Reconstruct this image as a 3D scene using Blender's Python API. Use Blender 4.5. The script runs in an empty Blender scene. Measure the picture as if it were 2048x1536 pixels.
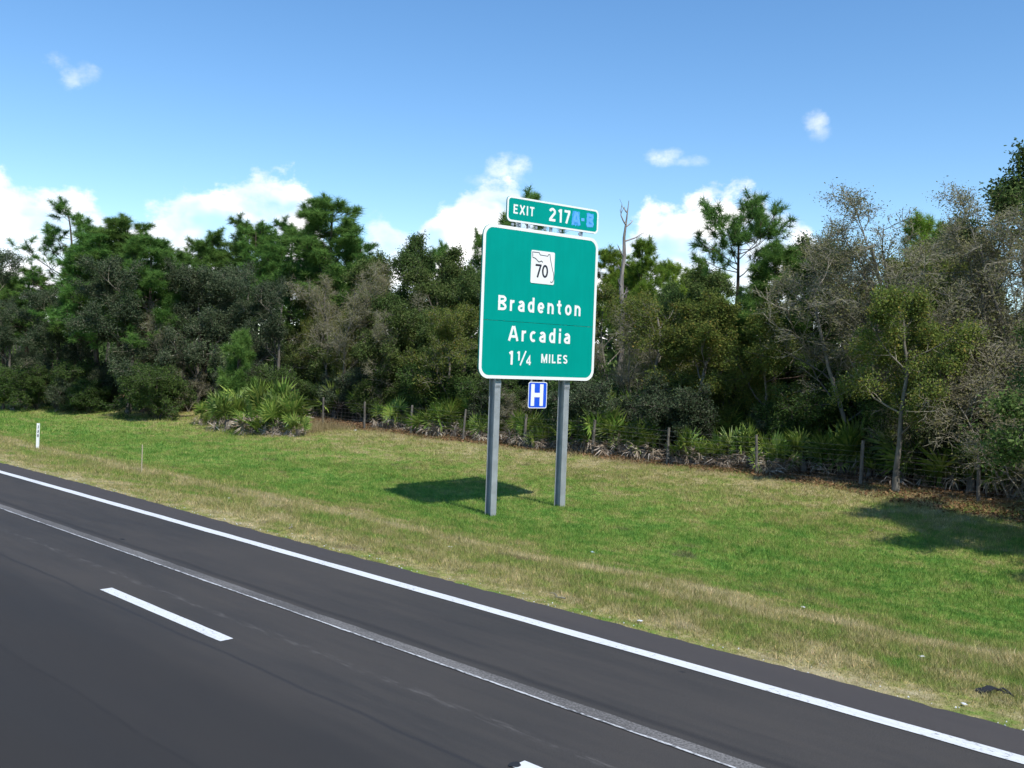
import bpy, math, random
import numpy as np
from mathutils import Matrix, Vector

# ------------------------------------------------------------------ camera
sc = bpy.context.scene
COL = sc.collection
F_PX, CAM_H = 1900.0, 3.3                      # focal length in pixels of a 2048 px wide picture
U = np.array([0.03598541, -0.99916288, -0.01945738])      # world up, road direction and road right in camera axes
FW = np.array([-0.73070061, -0.03945855, 0.68155678])
RT = np.array([0.68175399, 0.01030858, 0.73150886])
cam = bpy.data.objects.new('camera', bpy.data.cameras.new('camera'))
COL.objects.link(cam)
cam.data.sensor_width = 36.0
cam.data.lens = F_PX / 2048 * 36.0
cam.data.clip_end = 6000
cr = (RT[0], FW[0], U[0]); cu = (-RT[1], -FW[1], -U[1]); cb = (-RT[2], -FW[2], -U[2])
cam.matrix_world = Matrix(((cr[0], cu[0], cb[0], 0), (cr[1], cu[1], cb[1], 0), (cr[2], cu[2], cb[2], CAM_H), (0, 0, 0, 1)))
sc.camera = cam

def ray(px, py):
    d = np.array([px - 1024.0, py - 768.0, F_PX])
    v = np.array([d @ RT, d @ FW, d @ U])
    return v / np.linalg.norm(v)

# ------------------------------------------------------------------ world, sun, exposure
SUN_EL = math.radians(53.0)
SHADOW_AZ = math.radians(15.0)                 # where shadows fall, from the road direction towards the verge
sun_dir = Vector((-math.sin(SHADOW_AZ) * math.cos(SUN_EL), -math.cos(SHADOW_AZ) * math.cos(SUN_EL), math.sin(SUN_EL)))
SKY_STRENGTH, SUN_STRENGTH = 0.137, 3.9
sun = bpy.data.objects.new('sun', bpy.data.lights.new('sun', 'SUN'))
COL.objects.link(sun)
sun.data.energy = SUN_STRENGTH
sun.data.angle = math.radians(0.53)
sun.data.color = (1.0, 0.955, 0.88)
sun.rotation_euler = (-sun_dir).to_track_quat('-Z', 'Y').to_euler()
sun.location = (0, -20, 60)
vs = sc.view_settings
vs.view_transform = 'Standard'; vs.look = 'None'; vs.exposure = 0.45; vs.gamma = 1.0
try: vs.use_curve_mapping = False
except Exception: pass

cy = sc.cycles
cy.max_bounces = 5; cy.diffuse_bounces = 3; cy.glossy_bounces = 1; cy.transmission_bounces = 3; cy.transparent_max_bounces = 4
cy.caustics_reflective = False; cy.caustics_refractive = False; cy.use_adaptive_sampling = True; cy.adaptive_threshold = 0.02
world = bpy.data.worlds.new('World'); sc.world = world; world.use_nodes = True

class NT:
    def __init__(s, tree): s.t = tree; s.t.nodes.clear()
    def n(s, kind, **kw):
        nd = s.t.nodes.new(kind)
        for k, v in kw.items(): setattr(nd, k, v)
        return nd
    def put(s, sock, v):
        if v is None: return
        if hasattr(v, 'links'): s.t.links.new(v, sock)
        else: sock.default_value = v
    def math(s, op, a, b=None, c=None, clamp=False):
        nd = s.n('ShaderNodeMath', operation=op, use_clamp=clamp)
        for i, v in enumerate((a, b, c)): s.put(nd.inputs[i], v)
        return nd.outputs[0]
    def mapr(s, v, a, b, c=0.0, d=1.0, smooth=True):
        nd = s.n('ShaderNodeMapRange', interpolation_type='SMOOTHSTEP' if smooth else 'LINEAR')
        for i, q in enumerate((v, a, b, c, d)): s.put(nd.inputs[i], q)
        return nd.outputs[0]
    def mix(s, f, a, b, blend='MIX'):
        nd = s.n('ShaderNodeMix', data_type='RGBA', blend_type=blend)
        s.put(nd.inputs[0], f); s.put(nd.inputs[6], a); s.put(nd.inputs[7], b)
        return nd.outputs[2]
    def noise(s, vec, scale, detail=3.0, rough=0.55, dist=0.0, out=0):
        nd = s.n('ShaderNodeTexNoise')
        s.put(nd.inputs['Vector'], vec); s.put(nd.inputs['Scale'], scale); s.put(nd.inputs['Detail'], detail)
        s.put(nd.inputs['Roughness'], rough); s.put(nd.inputs['Distortion'], dist)
        return nd.outputs[out]
    def xyz(s, x, y, z):
        nd = s.n('ShaderNodeCombineXYZ')
        for i, v in enumerate((x, y, z)): s.put(nd.inputs[i], v)
        return nd.outputs[0]
    def sep(s, v):
        nd = s.n('ShaderNodeSeparateXYZ'); s.put(nd.inputs[0], v); return nd.outputs
    def vmul(s, v, m):
        nd = s.n('ShaderNodeVectorMath', operation='MULTIPLY'); s.put(nd.inputs[0], v); nd.inputs[1].default_value = m
        return nd.outputs[0]
    def ramp(s, f, stops, interp='LINEAR'):
        nd = s.n('ShaderNodeValToRGB'); cr = nd.color_ramp; cr.interpolation = interp
        stops = sorted(stops)
        while len(cr.elements) < len(stops): cr.elements.new(0.5)
        for e, (p, c) in zip(cr.elements, stops): e.position = p; e.color = c if len(c) == 4 else (*c, 1)
        s.put(nd.inputs[0], f)
        return nd.outputs[0]

def build_world():
    w = NT(world.node_tree)
    sky = w.n('ShaderNodeTexSky', sky_type='NISHITA', sun_disc=False)
    sky.sun_elevation = SUN_EL
    sky.sun_rotation = math.atan2(sun_dir.x, sun_dir.y)
    sky.air_density = 1.0; sky.dust_density = 0.0; sky.ozone_density = 2.6; sky.altitude = 10
    d = w.n('ShaderNodeTexCoord').outputs['Generated']
    x, y, z = w.sep(d)
    az = w.math('ARCTAN2', x, y); el = w.math('ARCSINE', z)
    p = w.xyz(w.math('MULTIPLY', az, 1.0), w.math('MULTIPLY', el, 1.35), 0.37)
    big = w.noise(p, 26.0, 5.0, 0.6)
    puff = w.noise(p, 9.0, 1.0, 0.5)
    tops = [(0, 335), (70, 372), (140, 388), (215, 405), (252, 560), (275, 405), (310, 372), (440, 345), (600, 358), (640, 430),
            (685, 540), (715, 430), (760, 415), (825, 470), (860, 395), (930, 372), (1010, 330), (1060, 400), (1110, 520), (1215, 500),
            (1290, 410), (1440, 385), (1500, 372), (1560, 405), (1640, 470), (1690, 620), (2040, 660)]
    stops = []
    for px, py in tops:
        v = ray(px, py); e = math.asin(v[2]); a = math.atan2(v[0], v[1])
        h = max(e, 0.0) / 0.35
        stops.append((a / (2 * math.pi) + 0.5, (h, h, h)))
    for pos, e in ((0.02, 0.15), (0.2, 0.05), (0.4, 0.17), (0.76, 0.12), (0.9, 0.04)):
        stops.append((pos, (e / 0.35,) * 3))
    H = w.math('MULTIPLY', w.ramp(w.math('ADD', w.math('DIVIDE', az, 2 * math.pi), 0.5), stops, 'EASE'), 0.35)
    edge = w.math('ADD', w.math('SUBTRACT', H, el), w.math('MULTIPLY', w.math('SUBTRACT', big, 0.5), 0.075))
    edge = w.math('ADD', edge, w.math('MULTIPLY', w.math('SUBTRACT', puff, 0.5), 0.03))
    cum = w.mapr(edge, 0.0, 0.019)
    mid = w.noise(p, 14.0, 3.0, 0.55)
    thin = w.mapr(mid, 0.32, 0.58, 0.12, 1.0)
    cum = w.math('MULTIPLY', cum, w.math('MAXIMUM', thin, w.mapr(edge, 0.06, 0.0)))
    dens = cum
    blobs = [(112, 128, 40, 24, .5), (140, 150, 34, 28, .55), (170, 142, 28, 28, .5), (1628, 245, 24, 26, .6), (1640, 268, 24, 18, .35), (1330, 312, 40, 22, .7), (1372, 324, 44, 13, .45), (1012, 340, 55, 34, .9), (960, 362, 36, 18, .5)]
    items = []
    for px, py, rx, ry, op in blobs:
        v = ray(px, py); items.append((math.atan2(v[0], v[1]), math.asin(v[2]), rx / F_PX, ry / F_PX, op))
    for a, e in ((-1.9, .27), (-.2, .30), (2.2, .27)): items.append((a, e, .06, .026, .6))
    wob = w.math('MULTIPLY', w.math('SUBTRACT', big, 0.5), 4.4)
    wob2 = w.math('MULTIPLY', w.math('SUBTRACT', puff, 0.5), 1.2)
    for a, e, ra, re, op in items:
        q = w.math('POWER', w.math('ABSOLUTE', w.math('DIVIDE', w.math('SUBTRACT', az, a), ra)), 2.0)
        r = w.math('POWER', w.math('ABSOLUTE', w.math('DIVIDE', w.math('SUBTRACT', el, e), re)), 2.0)
        fld = w.math('ADD', w.math('ADD', w.math('SUBTRACT', 0.9, w.math('ADD', q, r)), wob), wob2)
        dens = w.math('MAXIMUM', dens, w.math('MULTIPLY', w.mapr(fld, -.1, 2.1), op))
    shade = w.mapr(mid, 0.35, 0.62)
    ccol = w.mix(shade, (0.74, 0.80, 0.90, 1), (1.06, 1.05, 1.04, 1))
    skyc = w.n('ShaderNodeVectorMath', operation='SCALE'); hs = w.n('ShaderNodeHueSaturation'); hs.inputs['Saturation'].default_value = 1.2; w.put(hs.inputs['Color'], sky.outputs[0]); w.put(skyc.inputs[0], hs.outputs[0]); skyc.inputs['Scale'].default_value = SKY_STRENGTH
    out = w.mix(dens, skyc.outputs[0], ccol)
    bg = w.n('ShaderNodeBackground'); w.put(bg.inputs[0], out); bg.inputs[1].default_value = 1.0
    o = w.n('ShaderNodeOutputWorld'); w.t.links.new(bg.outputs[0], o.inputs[0])
build_world()
world.cycles.sampling_method = 'MANUAL'; world.cycles.sample_map_resolution = 256

# ------------------------------------------------------------------ helpers
def tag(o, label=None, cat=None, group=None, kind=None):
    for k, v in (('label', label), ('category', cat), ('group', group), ('kind', kind)):
        if v: o[k] = v
    return o
def link(name, data, parent=None, loc=None, rot=None, scale=None):
    o = bpy.data.objects.new(name, data); COL.objects.link(o)
    if parent is not None: o.parent = parent
    if loc is not None: o.location = tuple(float(v) for v in loc)
    if rot is not None: o.rotation_euler = rot
    if scale is not None: o.scale = scale
    return o

class MB:
    """collects numpy vertex / face arrays and makes one mesh"""
    def __init__(s): s.v = []; s.f = []; s.nv = 0
    def add(s, verts, faces, mat=0, lv=None, smooth=False):
        verts = np.asarray(verts, np.float32).reshape(-1, 3); faces = np.asarray(faces, np.int64)
        n = len(faces)
        if lv is None: lv = np.full(n, 0.5, np.float32)
        s.v.append(verts); s.f.append((faces + s.nv, mat, np.asarray(lv, np.float32), smooth)); s.nv += len(verts)
        return s
    def box(s, a, b, mat=0):
        (x0, y0, z0), (x1, y1, z1) = a, b
        v = [(x0, y0, z0), (x1, y0, z0), (x1, y1, z0), (x0, y1, z0), (x0, y0, z1), (x1, y0, z1), (x1, y1, z1), (x0, y1, z1)]
        return s.add(v, [(0, 3, 2, 1), (4, 5, 6, 7), (0, 1, 5, 4), (1, 2, 6, 5), (2, 3, 7, 6), (3, 0, 4, 7)], mat)
    def mesh(s, name, mats):
        me = bpy.data.meshes.new(name)
        V = np.concatenate(s.v)
        loops = np.concatenate([f.ravel() for f, *_ in s.f])
        tot = np.concatenate([np.full(len(f), f.shape[1], np.int32) for f, *_ in s.f])
        start = np.concatenate(([0], np.cumsum(tot)[:-1])).astype(np.int32)
        me.vertices.add(len(V)); me.vertices.foreach_set('co', V.ravel())
        me.loops.add(len(loops)); me.loops.foreach_set('vertex_index', loops.astype(np.int32))
        me.polygons.add(len(tot)); me.polygons.foreach_set('loop_start', start)
        try: me.polygons.foreach_set('loop_total', tot)
        except Exception: pass
        me.polygons.foreach_set('material_index', np.concatenate([np.full(len(f), m, np.int32) for f, m, *_ in s.f]))
        me.polygons.foreach_set('use_smooth', np.concatenate([np.full(len(f), sm, bool) for f, m, l, sm in s.f]))
        at = me.attributes.new('lv', 'FLOAT', 'FACE'); at.data.foreach_set('value', np.concatenate([l for f, m, l, sm in s.f]))
        for m in mats: me.materials.append(m)
        me.update(calc_edges=True)
        return me

def unit(a): return a / np.maximum(np.linalg.norm(a, axis=-1, keepdims=True), 1e-9)

def tubes(mb, P, R, sides, mat=0, rs=None):
    N, K = P.shape[:2]
    if N == 0: return
    T = unit(np.gradient(P, axis=1))
    ref = np.where(np.abs(T[:, 0, 2:3]) > 0.8, np.array([[1., 0, 0]]), np.array([[0, 0, 1.]]))[:, None, :] + 0 * T
    b = unit(ref - (ref * T).sum(-1, keepdims=True) * T); c = np.cross(T, b)
    a = np.arange(sides) * 2 * np.pi / sides
    ring = P[:, :, None, :] + R[:, :, None, None] * (np.cos(a)[None, None, :, None] * b[:, :, None, :] + np.sin(a)[None, None, :, None] * c[:, :, None, :])
    base = (np.arange(N) * K * sides)[:, None, None] + (np.arange(K - 1) * sides)[None, :, None]
    j = np.arange(sides); j2 = (j + 1) % sides
    fa = np.stack([base + j, base + j2, base + sides + j2, base + sides + j], -1).reshape(-1, 4)
    lv = np.repeat((rs.random(N) if rs is not None else np.full(N, .5)), (K - 1) * sides)
    mb.add(ring.reshape(-1, 3), fa, mat, lv, True)

def grow(rs, P, R, n, t0, t1, ang, sd, L, fall, up, wig, K, rr, lmin=0.0, absL=False, flat=0.0):
    N, Kp = P.shape[:2]
    idx = np.repeat(np.arange(N), n); M = len(idx)
    t = t0 + (t1 - t0) * ((np.tile(np.arange(n), N) + rs.random(M)) / n)
    f = np.clip(t * (Kp - 1), 0, Kp - 1 - 1e-4); i = f.astype(int); w = (f - i)[:, None]
    p0 = P[idx, i] * (1 - w) + P[idx, i + 1] * w
    r0 = R[idx, i] * (1 - w[:, 0]) + R[idx, i + 1] * w[:, 0]
    tan = unit(P[idx, i + 1] - P[idx, i])
    q = rs.normal(size=(M, 3)); q[:, 2] *= (1 - flat); perp = unit(q - (q * tan).sum(-1, keepdims=True) * tan)
    a = rs.normal(ang, sd, M)[:, None]
    d = np.cos(a) * tan + np.sin(a) * perp
    plen = np.linalg.norm(np.diff(P, axis=1), axis=-1).sum(1)[idx]
    ln = (L if absL else plen * L) * (1 - fall * (t - t0) / max(t1 - t0, 1e-6)) * rs.uniform(.65, 1.15, M)
    ln = np.maximum(ln, lmin)
    pts = [p0]; step = (ln / (K - 1))[:, None]
    for k in range(K - 1):
        d = unit(d + rs.normal(0, wig, (M, 3)) + np.array([0, 0, up]))
        pts.append(pts[-1] + d * step)
    C = np.stack(pts, 1)
    r = np.minimum(r0 * rr, r0 * .95)
    CR = r[:, None] * np.linspace(1, .35, K)[None]
    return C, CR

def leaves(mb, rs, P, n, size, mat, spread=0.06, tmin=0.15, upb=0.35, aspect=.55, keep=1.0):
    N, K = P.shape[:2]
    idx = np.repeat(np.arange(N), n)
    if keep < 1: idx = idx[rs.random(len(idx)) < keep]
    M = len(idx)
    f = np.clip(rs.uniform(tmin, 1.02, M) * (K - 1), 0, K - 1 - 1e-4); i = f.astype(int); w = (f - i)[:, None]
    p = P[idx, i] * (1 - w) + P[idx, i + 1] * w + rs.normal(0, spread, (M, 3))
    nrm = unit(rs.normal(size=(M, 3)) + np.array([0, 0, upb]))
    q = rs.normal(size=(M, 3)); u = unit(q - (q * nrm).sum(-1, keepdims=True) * nrm); v = np.cross(nrm, u)
    s = (size * rs.uniform(.6, 1.35, M))[:, None]
    V = np.stack([p - u * s * .5, p + v * s * aspect * .5 - u * s * .05, p + u * s * .5 + nrm * s * .1, p - v * s * aspect * .5 - u * s * .05], 1)
    clump = rs.random(N)[idx]
    mb.add(V.reshape(-1, 3), np.arange(M * 4).reshape(M, 4), mat, np.clip(.55 * rs.random(M) + .45 * clump, 0, 1))

# ------------------------------------------------------------------ materials
def material(name): 
    m = bpy.data.materials.new(name); m.use_nodes = True
    return m, NT(m.node_tree)
def finish(t, shader):
    o = t.n('ShaderNodeOutputMaterial'); t.t.links.new(shader, o.inputs[0])
def principled(t, col, rough=.6, spec=.4, metal=0.0, normal=None):
    b = t.n('ShaderNodeBsdfPrincipled')
    t.put(b.inputs['Base Color'], col); t.put(b.inputs['Roughness'], rough); t.put(b.inputs['Metallic'], metal)
    t.put(b.inputs['Specular IOR Level'], spec)
    if normal is not None: t.put(b.inputs['Normal'], normal)
    return b.outputs[0]
def bump(t, h, strength=.3, dist=.02):
    b = t.n('ShaderNodeBump'); b.inputs['Strength'].default_value = strength; b.inputs['Distance'].default_value = dist
    t.put(b.inputs['Height'], h); return b.outputs[0]
def wpos(t): return t.n('ShaderNodeNewGeometry').outputs['Position']
def opos(t): return t.n('ShaderNodeTexCoord').outputs['Object']

def leaf_mat(name, stops, trans=.35, rough=.5, spec=.25, vary=(.82, 1.16)):
    """leaf colour = one ramp over a per-leaf value, shifted per tree"""
    m, t = material(name)
    lv = t.n('ShaderNodeAttribute', attribute_name='lv').outputs['Fac']
    info = t.n('ShaderNodeObjectInfo')
    col = t.ramp(lv, stops)
    hs = t.n('ShaderNodeHueSaturation')
    t.put(hs.inputs['Hue'], t.mapr(info.outputs['Random'], 0, 1, .488, .512, False))
    t.put(hs.inputs['Value'], t.mapr(t.math('FRACT', t.math('MULTIPLY', info.outputs['Random'], 7.3)), 0, 1, vary[0], vary[1], False))
    t.put(hs.inputs['Color'], col)
    if spec > .3: b = principled(t, hs.outputs[0], rough, spec)
    else: dd = t.n('ShaderNodeBsdfDiffuse'); t.put(dd.inputs[0], hs.outputs[0]); b = dd.outputs[0]
    tr = t.n('ShaderNodeBsdfTranslucent'); t.put(tr.inputs[0], hs.outputs[0])
    mx = t.n('ShaderNodeMixShader'); mx.inputs[0].default_value = trans
    t.t.links.new(b, mx.inputs[1]); t.t.links.new(tr.outputs[0], mx.inputs[2])
    finish(t, mx.outputs[0]); return m
def bark_mat(name, c1, c2, scale=6.0):
    m, t = material(name)
    p = t.vmul(opos(t), (1, 1, .25)); n = t.noise(p, scale, 5, .65)
    lv = t.n('ShaderNodeAttribute', attribute_name='lv').outputs['Fac']
    col = t.mix(t.mapr(t.math('ADD', t.math('MULTIPLY', n, .75), t.math('MULTIPLY', lv, .25)), .32, .68), (*c1, 1), (*c2, 1))
    finish(t, principled(t, col, .9, .15, normal=bump(t, n, .6, .03))); return m
def plain(name, c, rough=.6, spec=.4, metal=0.0, var=.12, scale=8.0):
    m, t = material(name)
    n = t.noise(opos(t), scale, 5, .6)
    v = t.mapr(n, .3, .7, 1 - var, 1 + var, False)
    col = t.mix(1.0, (*c, 1), t.xyz(v, v, v), 'MULTIPLY')
    finish(t, principled(t, col, rough, spec, metal)); return m

M = {}
M['pine'] = leaf_mat('pine_needles', [(0, (.06, .13, .032)), (.5, (.115, .225, .052)), (1, (.21, .34, .085))], .35)
M['pine_far'] = leaf_mat('pine_needles_yellow', [(0, (.11, .19, .03)), (.5, (.20, .30, .045)), (1, (.33, .42, .07))], .3)
M['oak'] = leaf_mat('oak_leaves', [(0, (.052, .090, .026)), (.55, (.100, .155, .046)), (.9, (.17, .21, .075)), (1, (.23, .23, .10))], .3, .5, .22)
M['oak_grey'] = leaf_mat('oak_leaves_grey', [(0, (.044, .066, .034)), (.6, (.088, .120, .062)), (1, (.165, .185, .115))], .3, .5, .22)
M['rust'] = leaf_mat('oak_leaves_turning', [(0, (.070, .110, .028)), (.5, (.145, .195, .045)), (.8, (.23, .235, .06)), (.95, (.30, .22, .055)), (1, (.33, .17, .045))], .35, .5, .25)
M['olive'] = leaf_mat('sparse_leaves', [(0, (.13, .15, .055)), (.6, (.23, .235, .10)), (1, (.33, .29, .16))], .35)
M['shrub'] = leaf_mat('shrub_leaves', [(0, (.035, .07, .02)), (.6, (.075, .125, .034)), (1, (.14, .20, .055))], .3)
M['palm'] = leaf_mat('palmetto_green', [(0, (.055, .125, .018)), (.5, (.13, .215, .032)), (1, (.27, .33, .07))], .3, .5, .32, (.45, 1.3))
M['palm_dead'] = leaf_mat('palmetto_dead', [(0, (.16, .12, .08)), (.5, (.34, .28, .21)), (1, (.55, .49, .41))], .2, .8, .2)
M['bark_pine'] = bark_mat('pine_bark', (.045, .032, .024), (.15, .115, .09))
M['bark_oak'] = bark_mat('oak_bark', (.048, .042, .034), (.15, .135, .112))
M['bark_grey'] = bark_mat('grey_bark', (.085, .078, .064), (.235, .215, .178))
M['twig_grey'] = bark_mat('grey_twigs', (.15, .140, .102), (.345, .318, .235))
M['snag'] = bark_mat('dead_wood', (.16, .145, .13), (.42, .39, .35))
M['post_wood'] = bark_mat('weathered_post', (.075, .068, .056), (.20, .182, .155), 14)
M['stake'] = plain('bare_stake', (.42, .36, .26), .85, .2)
M['wire'] = plain('rusty_wire', (.17, .155, .14), .6, .5, .3)
M['white_paint_post'] = plain('white_plastic', (.72, .74, .72), .5, .4, var=.06)
M['galv'] = plain('galvanised_steel', (.36, .385, .40), .5, .5, .35, .16, 3.0)
M['alu'] = plain('bare_aluminium', (.42, .43, .44), .4, .5, .6)
M['green'] = None
M['black'] = plain('black_print', (.025, .028, .04), .6, .3)
M['white'] = plain('white_sheeting', (.78, .79, .76), .45, .4, var=.03, scale=2)
M['blue'] = plain('blue_sheeting', (.012, .085, .62), .45, .4, var=.05, scale=3)
M['tape'] = plain('blue_overlay', (.11, .38, .90), .7, .25, var=.15, scale=9)
M['tape_dark'] = plain('blue_overlay_dark', (.045, .30, .62), .7, .25, var=.25, scale=9)
M['rubber'] = plain('black_rubber', (.018, .018, .02), .7, .4)
M['litter'] = plain('pale_litter', (.68, .68, .70), .6, .3)
M['litter_blue'] = plain('bluish_litter', (.45, .58, .62), .5, .3)
M['straw'] = leaf_mat('dry_straw', [(0, (.17, .14, .07)), (.5, (.30, .25, .13)), (1, (.42, .35, .20))], .3, .8, .15)
M['leaf_litter'] = leaf_mat('fallen_leaves', [(0, (.10, .052, .028)), (.5, (.22, .125, .062)), (1, (.36, .23, .12))], .1, .8, .15)

def sign_green():
    m, t = material('green_sheeting')
    p = opos(t)
    st = t.noise(t.vmul(p, (5, 1, .5)), 1.6, 4, .6)          # faint rain streaks
    n = t.noise(p, 1.2, 2)
    col = t.mix(t.mapr(t.math('ADD', t.math('MULTIPLY', st, .5), t.math('MULTIPLY', n, .5)), .35, .65), (.0, .265, .215, 1), (.0, .288, .234, 1))
    finish(t, principled(t, col, .5, .06)); return m
M['green'] = sign_green()

def verge_colour(t):
    """dry / green / brown pattern of the mown verge as a function of place"""
    p = wpos(t); x, y, z = t.sep(p)
    aniso = t.vmul(p, (1, .6, 0))
    n1 = t.noise(aniso, .55, 5, .62, .4); n2 = t.noise(aniso, 1.5, 6, .68, .3); n3 = t.noise(p, 9.0, 3, .6)
    xw = t.math('ADD', x, t.math('MULTIPLY', t.math('SUBTRACT', n1, .5), 5.0))
    u = t.math('DIVIDE', t.math('SUBTRACT', xw, 9.0), 24.0)
    dry = t.ramp(u, [(0, (.50,) * 3), (.035, (.50,) * 3), (.075, (.72,) * 3), (.125, (.42,) * 3), (.16, (.50,) * 3), (.205, (.80,) * 3), (.25, (.42,) * 3),
                     (.32, (.26,) * 3), (.42, (.17,) * 3), (.53, (.26,) * 3), (.63, (.40,) * 3), (.72, (.52,) * 3), (.8, (.66,) * 3)])
    k = t.math('ADD', dry, t.math('MULTIPLY', t.math('SUBTRACT', n2, .5), 1.9))
    k = t.math('ADD', k, t.math('MULTIPLY', t.math('SUBTRACT', n3, .5), 1.0))
    col = t.ramp(k, [(0, (.115, .245, .042)), (.2, (.190, .300, .058)), (.4, (.270, .312, .086)), (.58, (.34, .312, .125)), (.78, (.45, .39, .20)), (1, (.52, .45, .27))])
    n4 = t.noise(p, 4.2, 4, .65); bv = t.mapr(n4, .3, .7, .70, 1.22, False)
    col = t.mix(1.0, col, t.xyz(bv, bv, bv), 'MULTIPLY')
    brown = t.mapr(t.math('ADD', x, t.math('MULTIPLY', n2, 3.5)), 29.6, 32.5)
    col = t.mix(brown, col, t.mix(t.mapr(n3, .35, .65), (.10, .06, .035, 1), (.22, .135, .08, 1)))
    dirt = t.math('MULTIPLY', t.mapr(t.noise(aniso, .9, 4, .6, .2), .63, .72), .6)
    return t.mix(dirt, col, t.mix(n3, (.12, .085, .05, 1), (.20, .16, .11, 1))), n3
def ground_mat():
    m, t = material('verge_soil_and_grass')
    col, n = verge_colour(t)
    fine = t.noise(wpos(t), 55, 3, .7)
    col = t.mix(1.0, col, t.xyz(*[t.mapr(fine, .3, .7, .62, 1.1, False)] * 3), 'MULTIPLY')
    finish(t, principled(t, col, .95, .1, normal=bump(t, fine, .7, .03))); return m
M['ground'] = ground_mat()
def grass_mat():
    m, t = material('grass_blades')
    col, n = verge_colour(t)
    lv = t.n('ShaderNodeAttribute', attribute_name='lv').outputs['Fac']
    col = t.mix(1.0, col, t.ramp(lv, [(0, (.72, .78, .7)), (.6, (1.1, 1.12, 1.0)), (.85, (1.3, 1.25, 1.2)), (1, (2.0, 1.65, 1.8))]), 'MULTIPLY')
    b = principled(t, col, .6, .25)
    tr = t.n('ShaderNodeBsdfTranslucent'); t.put(tr.inputs[0], col)
    mx = t.n('ShaderNodeMixShader'); mx.inputs[0].default_value = .4
    t.t.links.new(b, mx.inputs[1]); t.t.links.new(tr.outputs[0], mx.inputs[2])
    finish(t, mx.outputs[0]); return m
M['grass'] = grass_mat()
def asphalt_mat():
    m, t = material('asphalt')
    p = wpos(t); x, y, z = t.sep(p)
    fine = t.noise(p, 95, 4, .75); mid = t.noise(t.vmul(p, (1, .10, 1)), 5.0, 5, .6); big = t.noise(t.vmul(p, (1, .25, 1)), .8, 4, .55)
    base = t.mix(t.mapr(big, .3, .7), (.045, .0435, .0425, 1), (.062, .0575, .054, 1))
    base = t.mix(t.math('MULTIPLY', t.mapr(mid, .35, .7), .5), base, (.068, .062, .056, 1))
    # browner new course beyond the paving joint, browner shoulder strip
    joint = t.mapr(t.math('ADD', x, t.math('MULTIPLY', mid, .05)), 3.84, 3.90)
    base = t.mix(t.math('MULTIPLY', t.math('SUBTRACT', 1.0, joint), .6), base, (.036, .0335, .0315, 1))
    base = t.mix(t.math('MULTIPLY', t.mapr(x, 5.9, 4.6), .8), base, (.034, .0328, .0325, 1))
    sh = t.mapr(x, 9.15, 9.35); base = t.mix(t.math('MULTIPLY', sh, .6), base, (.078, .070, .068, 1))
    def line(x0, w, n, lo, hi):
        d = t.math('ABSOLUTE', t.math('SUBTRACT', t.math('ADD', x, t.math('MULTIPLY', t.math('SUBTRACT', t.noise(t.vmul(p, (0, 1, 0)), .6, 2), .5), .12)), x0))
        return t.math('MULTIPLY', t.mapr(d, w, 0.0), t.mapr(n, lo, hi))
    sc1 = t.noise(t.vmul(p, (9, 1.2, 1)), 2.2, 4, .7)
    base = t.mix(t.math('MULTIPLY', line(6.35, .09, sc1, .45, .7), .35), base, (.20, .19, .18, 1))      # pale scrape
    base = t.mix(t.math('MULTIPLY', line(5.56, .05, sc1, .1, .5), .6), base, (.030, .031, .035, 1))      # sealed joint
    base = t.mix(t.math('MULTIPLY', line(3.86, .04, sc1, .2, .6), .4), base, (.022, .022, .024, 1))
    base = t.mix(t.math('MULTIPLY', line(7.47, .10, sc1, .0, .4), .55), base, (.028, .028, .030, 1))
    scuff = t.math('MULTIPLY', t.mapr(t.noise(t.vmul(p, (3.2, .3, 1)), 1.4, 5, .65), .55, .8), .3)
    base = t.mix(scuff, base, (.026, .027, .031, 1))
    spots = t.n('ShaderNodeTexVoronoi'); spots.inputs['Scale'].default_value = 1.1; t.put(spots.inputs['Vector'], t.vmul(p, (1, .55, 0)))
    base = t.mix(t.mapr(spots.outputs['Distance'], .055, .03), base, (.020, .021, .026, 1))
    grit = t.mapr(fine, .3, .72, .62, 1.38, False)
    col = t.mix(1.0, base, t.xyz(grit, grit, grit), 'MULTIPLY')
    finish(t, principled(t, col, t.mapr(big, .3, .7, .75, .88), .13, normal=bump(t, fine, .5, .012))); return m
M['asphalt'] = asphalt_mat()
def paint_mat(name, c, wear):
    m, t = material(name)
    p = wpos(t); n = t.noise(t.vmul(p, (3, 1, 1)), 14, 5, .7); b = t.noise(p, 1.0, 3)
    f = t.mapr(t.math('ADD', n, t.math('MULTIPLY', t.math('SUBTRACT', b, .5), .3)), wear, wear + .16)
    col = t.mix(f, (.09, .088, .088, 1), (*c, 1))
    col = t.mix(t.math('MULTIPLY', t.mapr(t.noise(t.vmul(p, (5, .4, 1)), 3, 3), .45, .75), .25), col, (.42, .42, .42, 1))
    finish(t, principled(t, col, .6, .3, normal=bump(t, n, .2, .004))); return m
M['paint'] = paint_mat('road_paint', (.64, .65, .65), .28)
M['paint_worn'] = paint_mat('worn_road_paint', (.55, .55, .55), .40)
def scraped_mat():
    m, t = material('ground_off_asphalt')
    p = wpos(t); n = t.noise(t.vmul(p, (1, 1.2, 1)), 42, 4, .75); b = t.noise(t.vmul(p, (1, .3, 1)), 2, 3)
    k = t.mapr(t.math('ADD', n, t.math('MULTIPLY', t.math('SUBTRACT', b, .5), .4)), .42, .66)
    finish(t, principled(t, t.mix(k, (.085, .081, .078, 1), (.20, .192, .183, 1)), .85, .2, normal=bump(t, n, .6, .01))); return m
M['scraped'] = scraped_mat()

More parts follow.
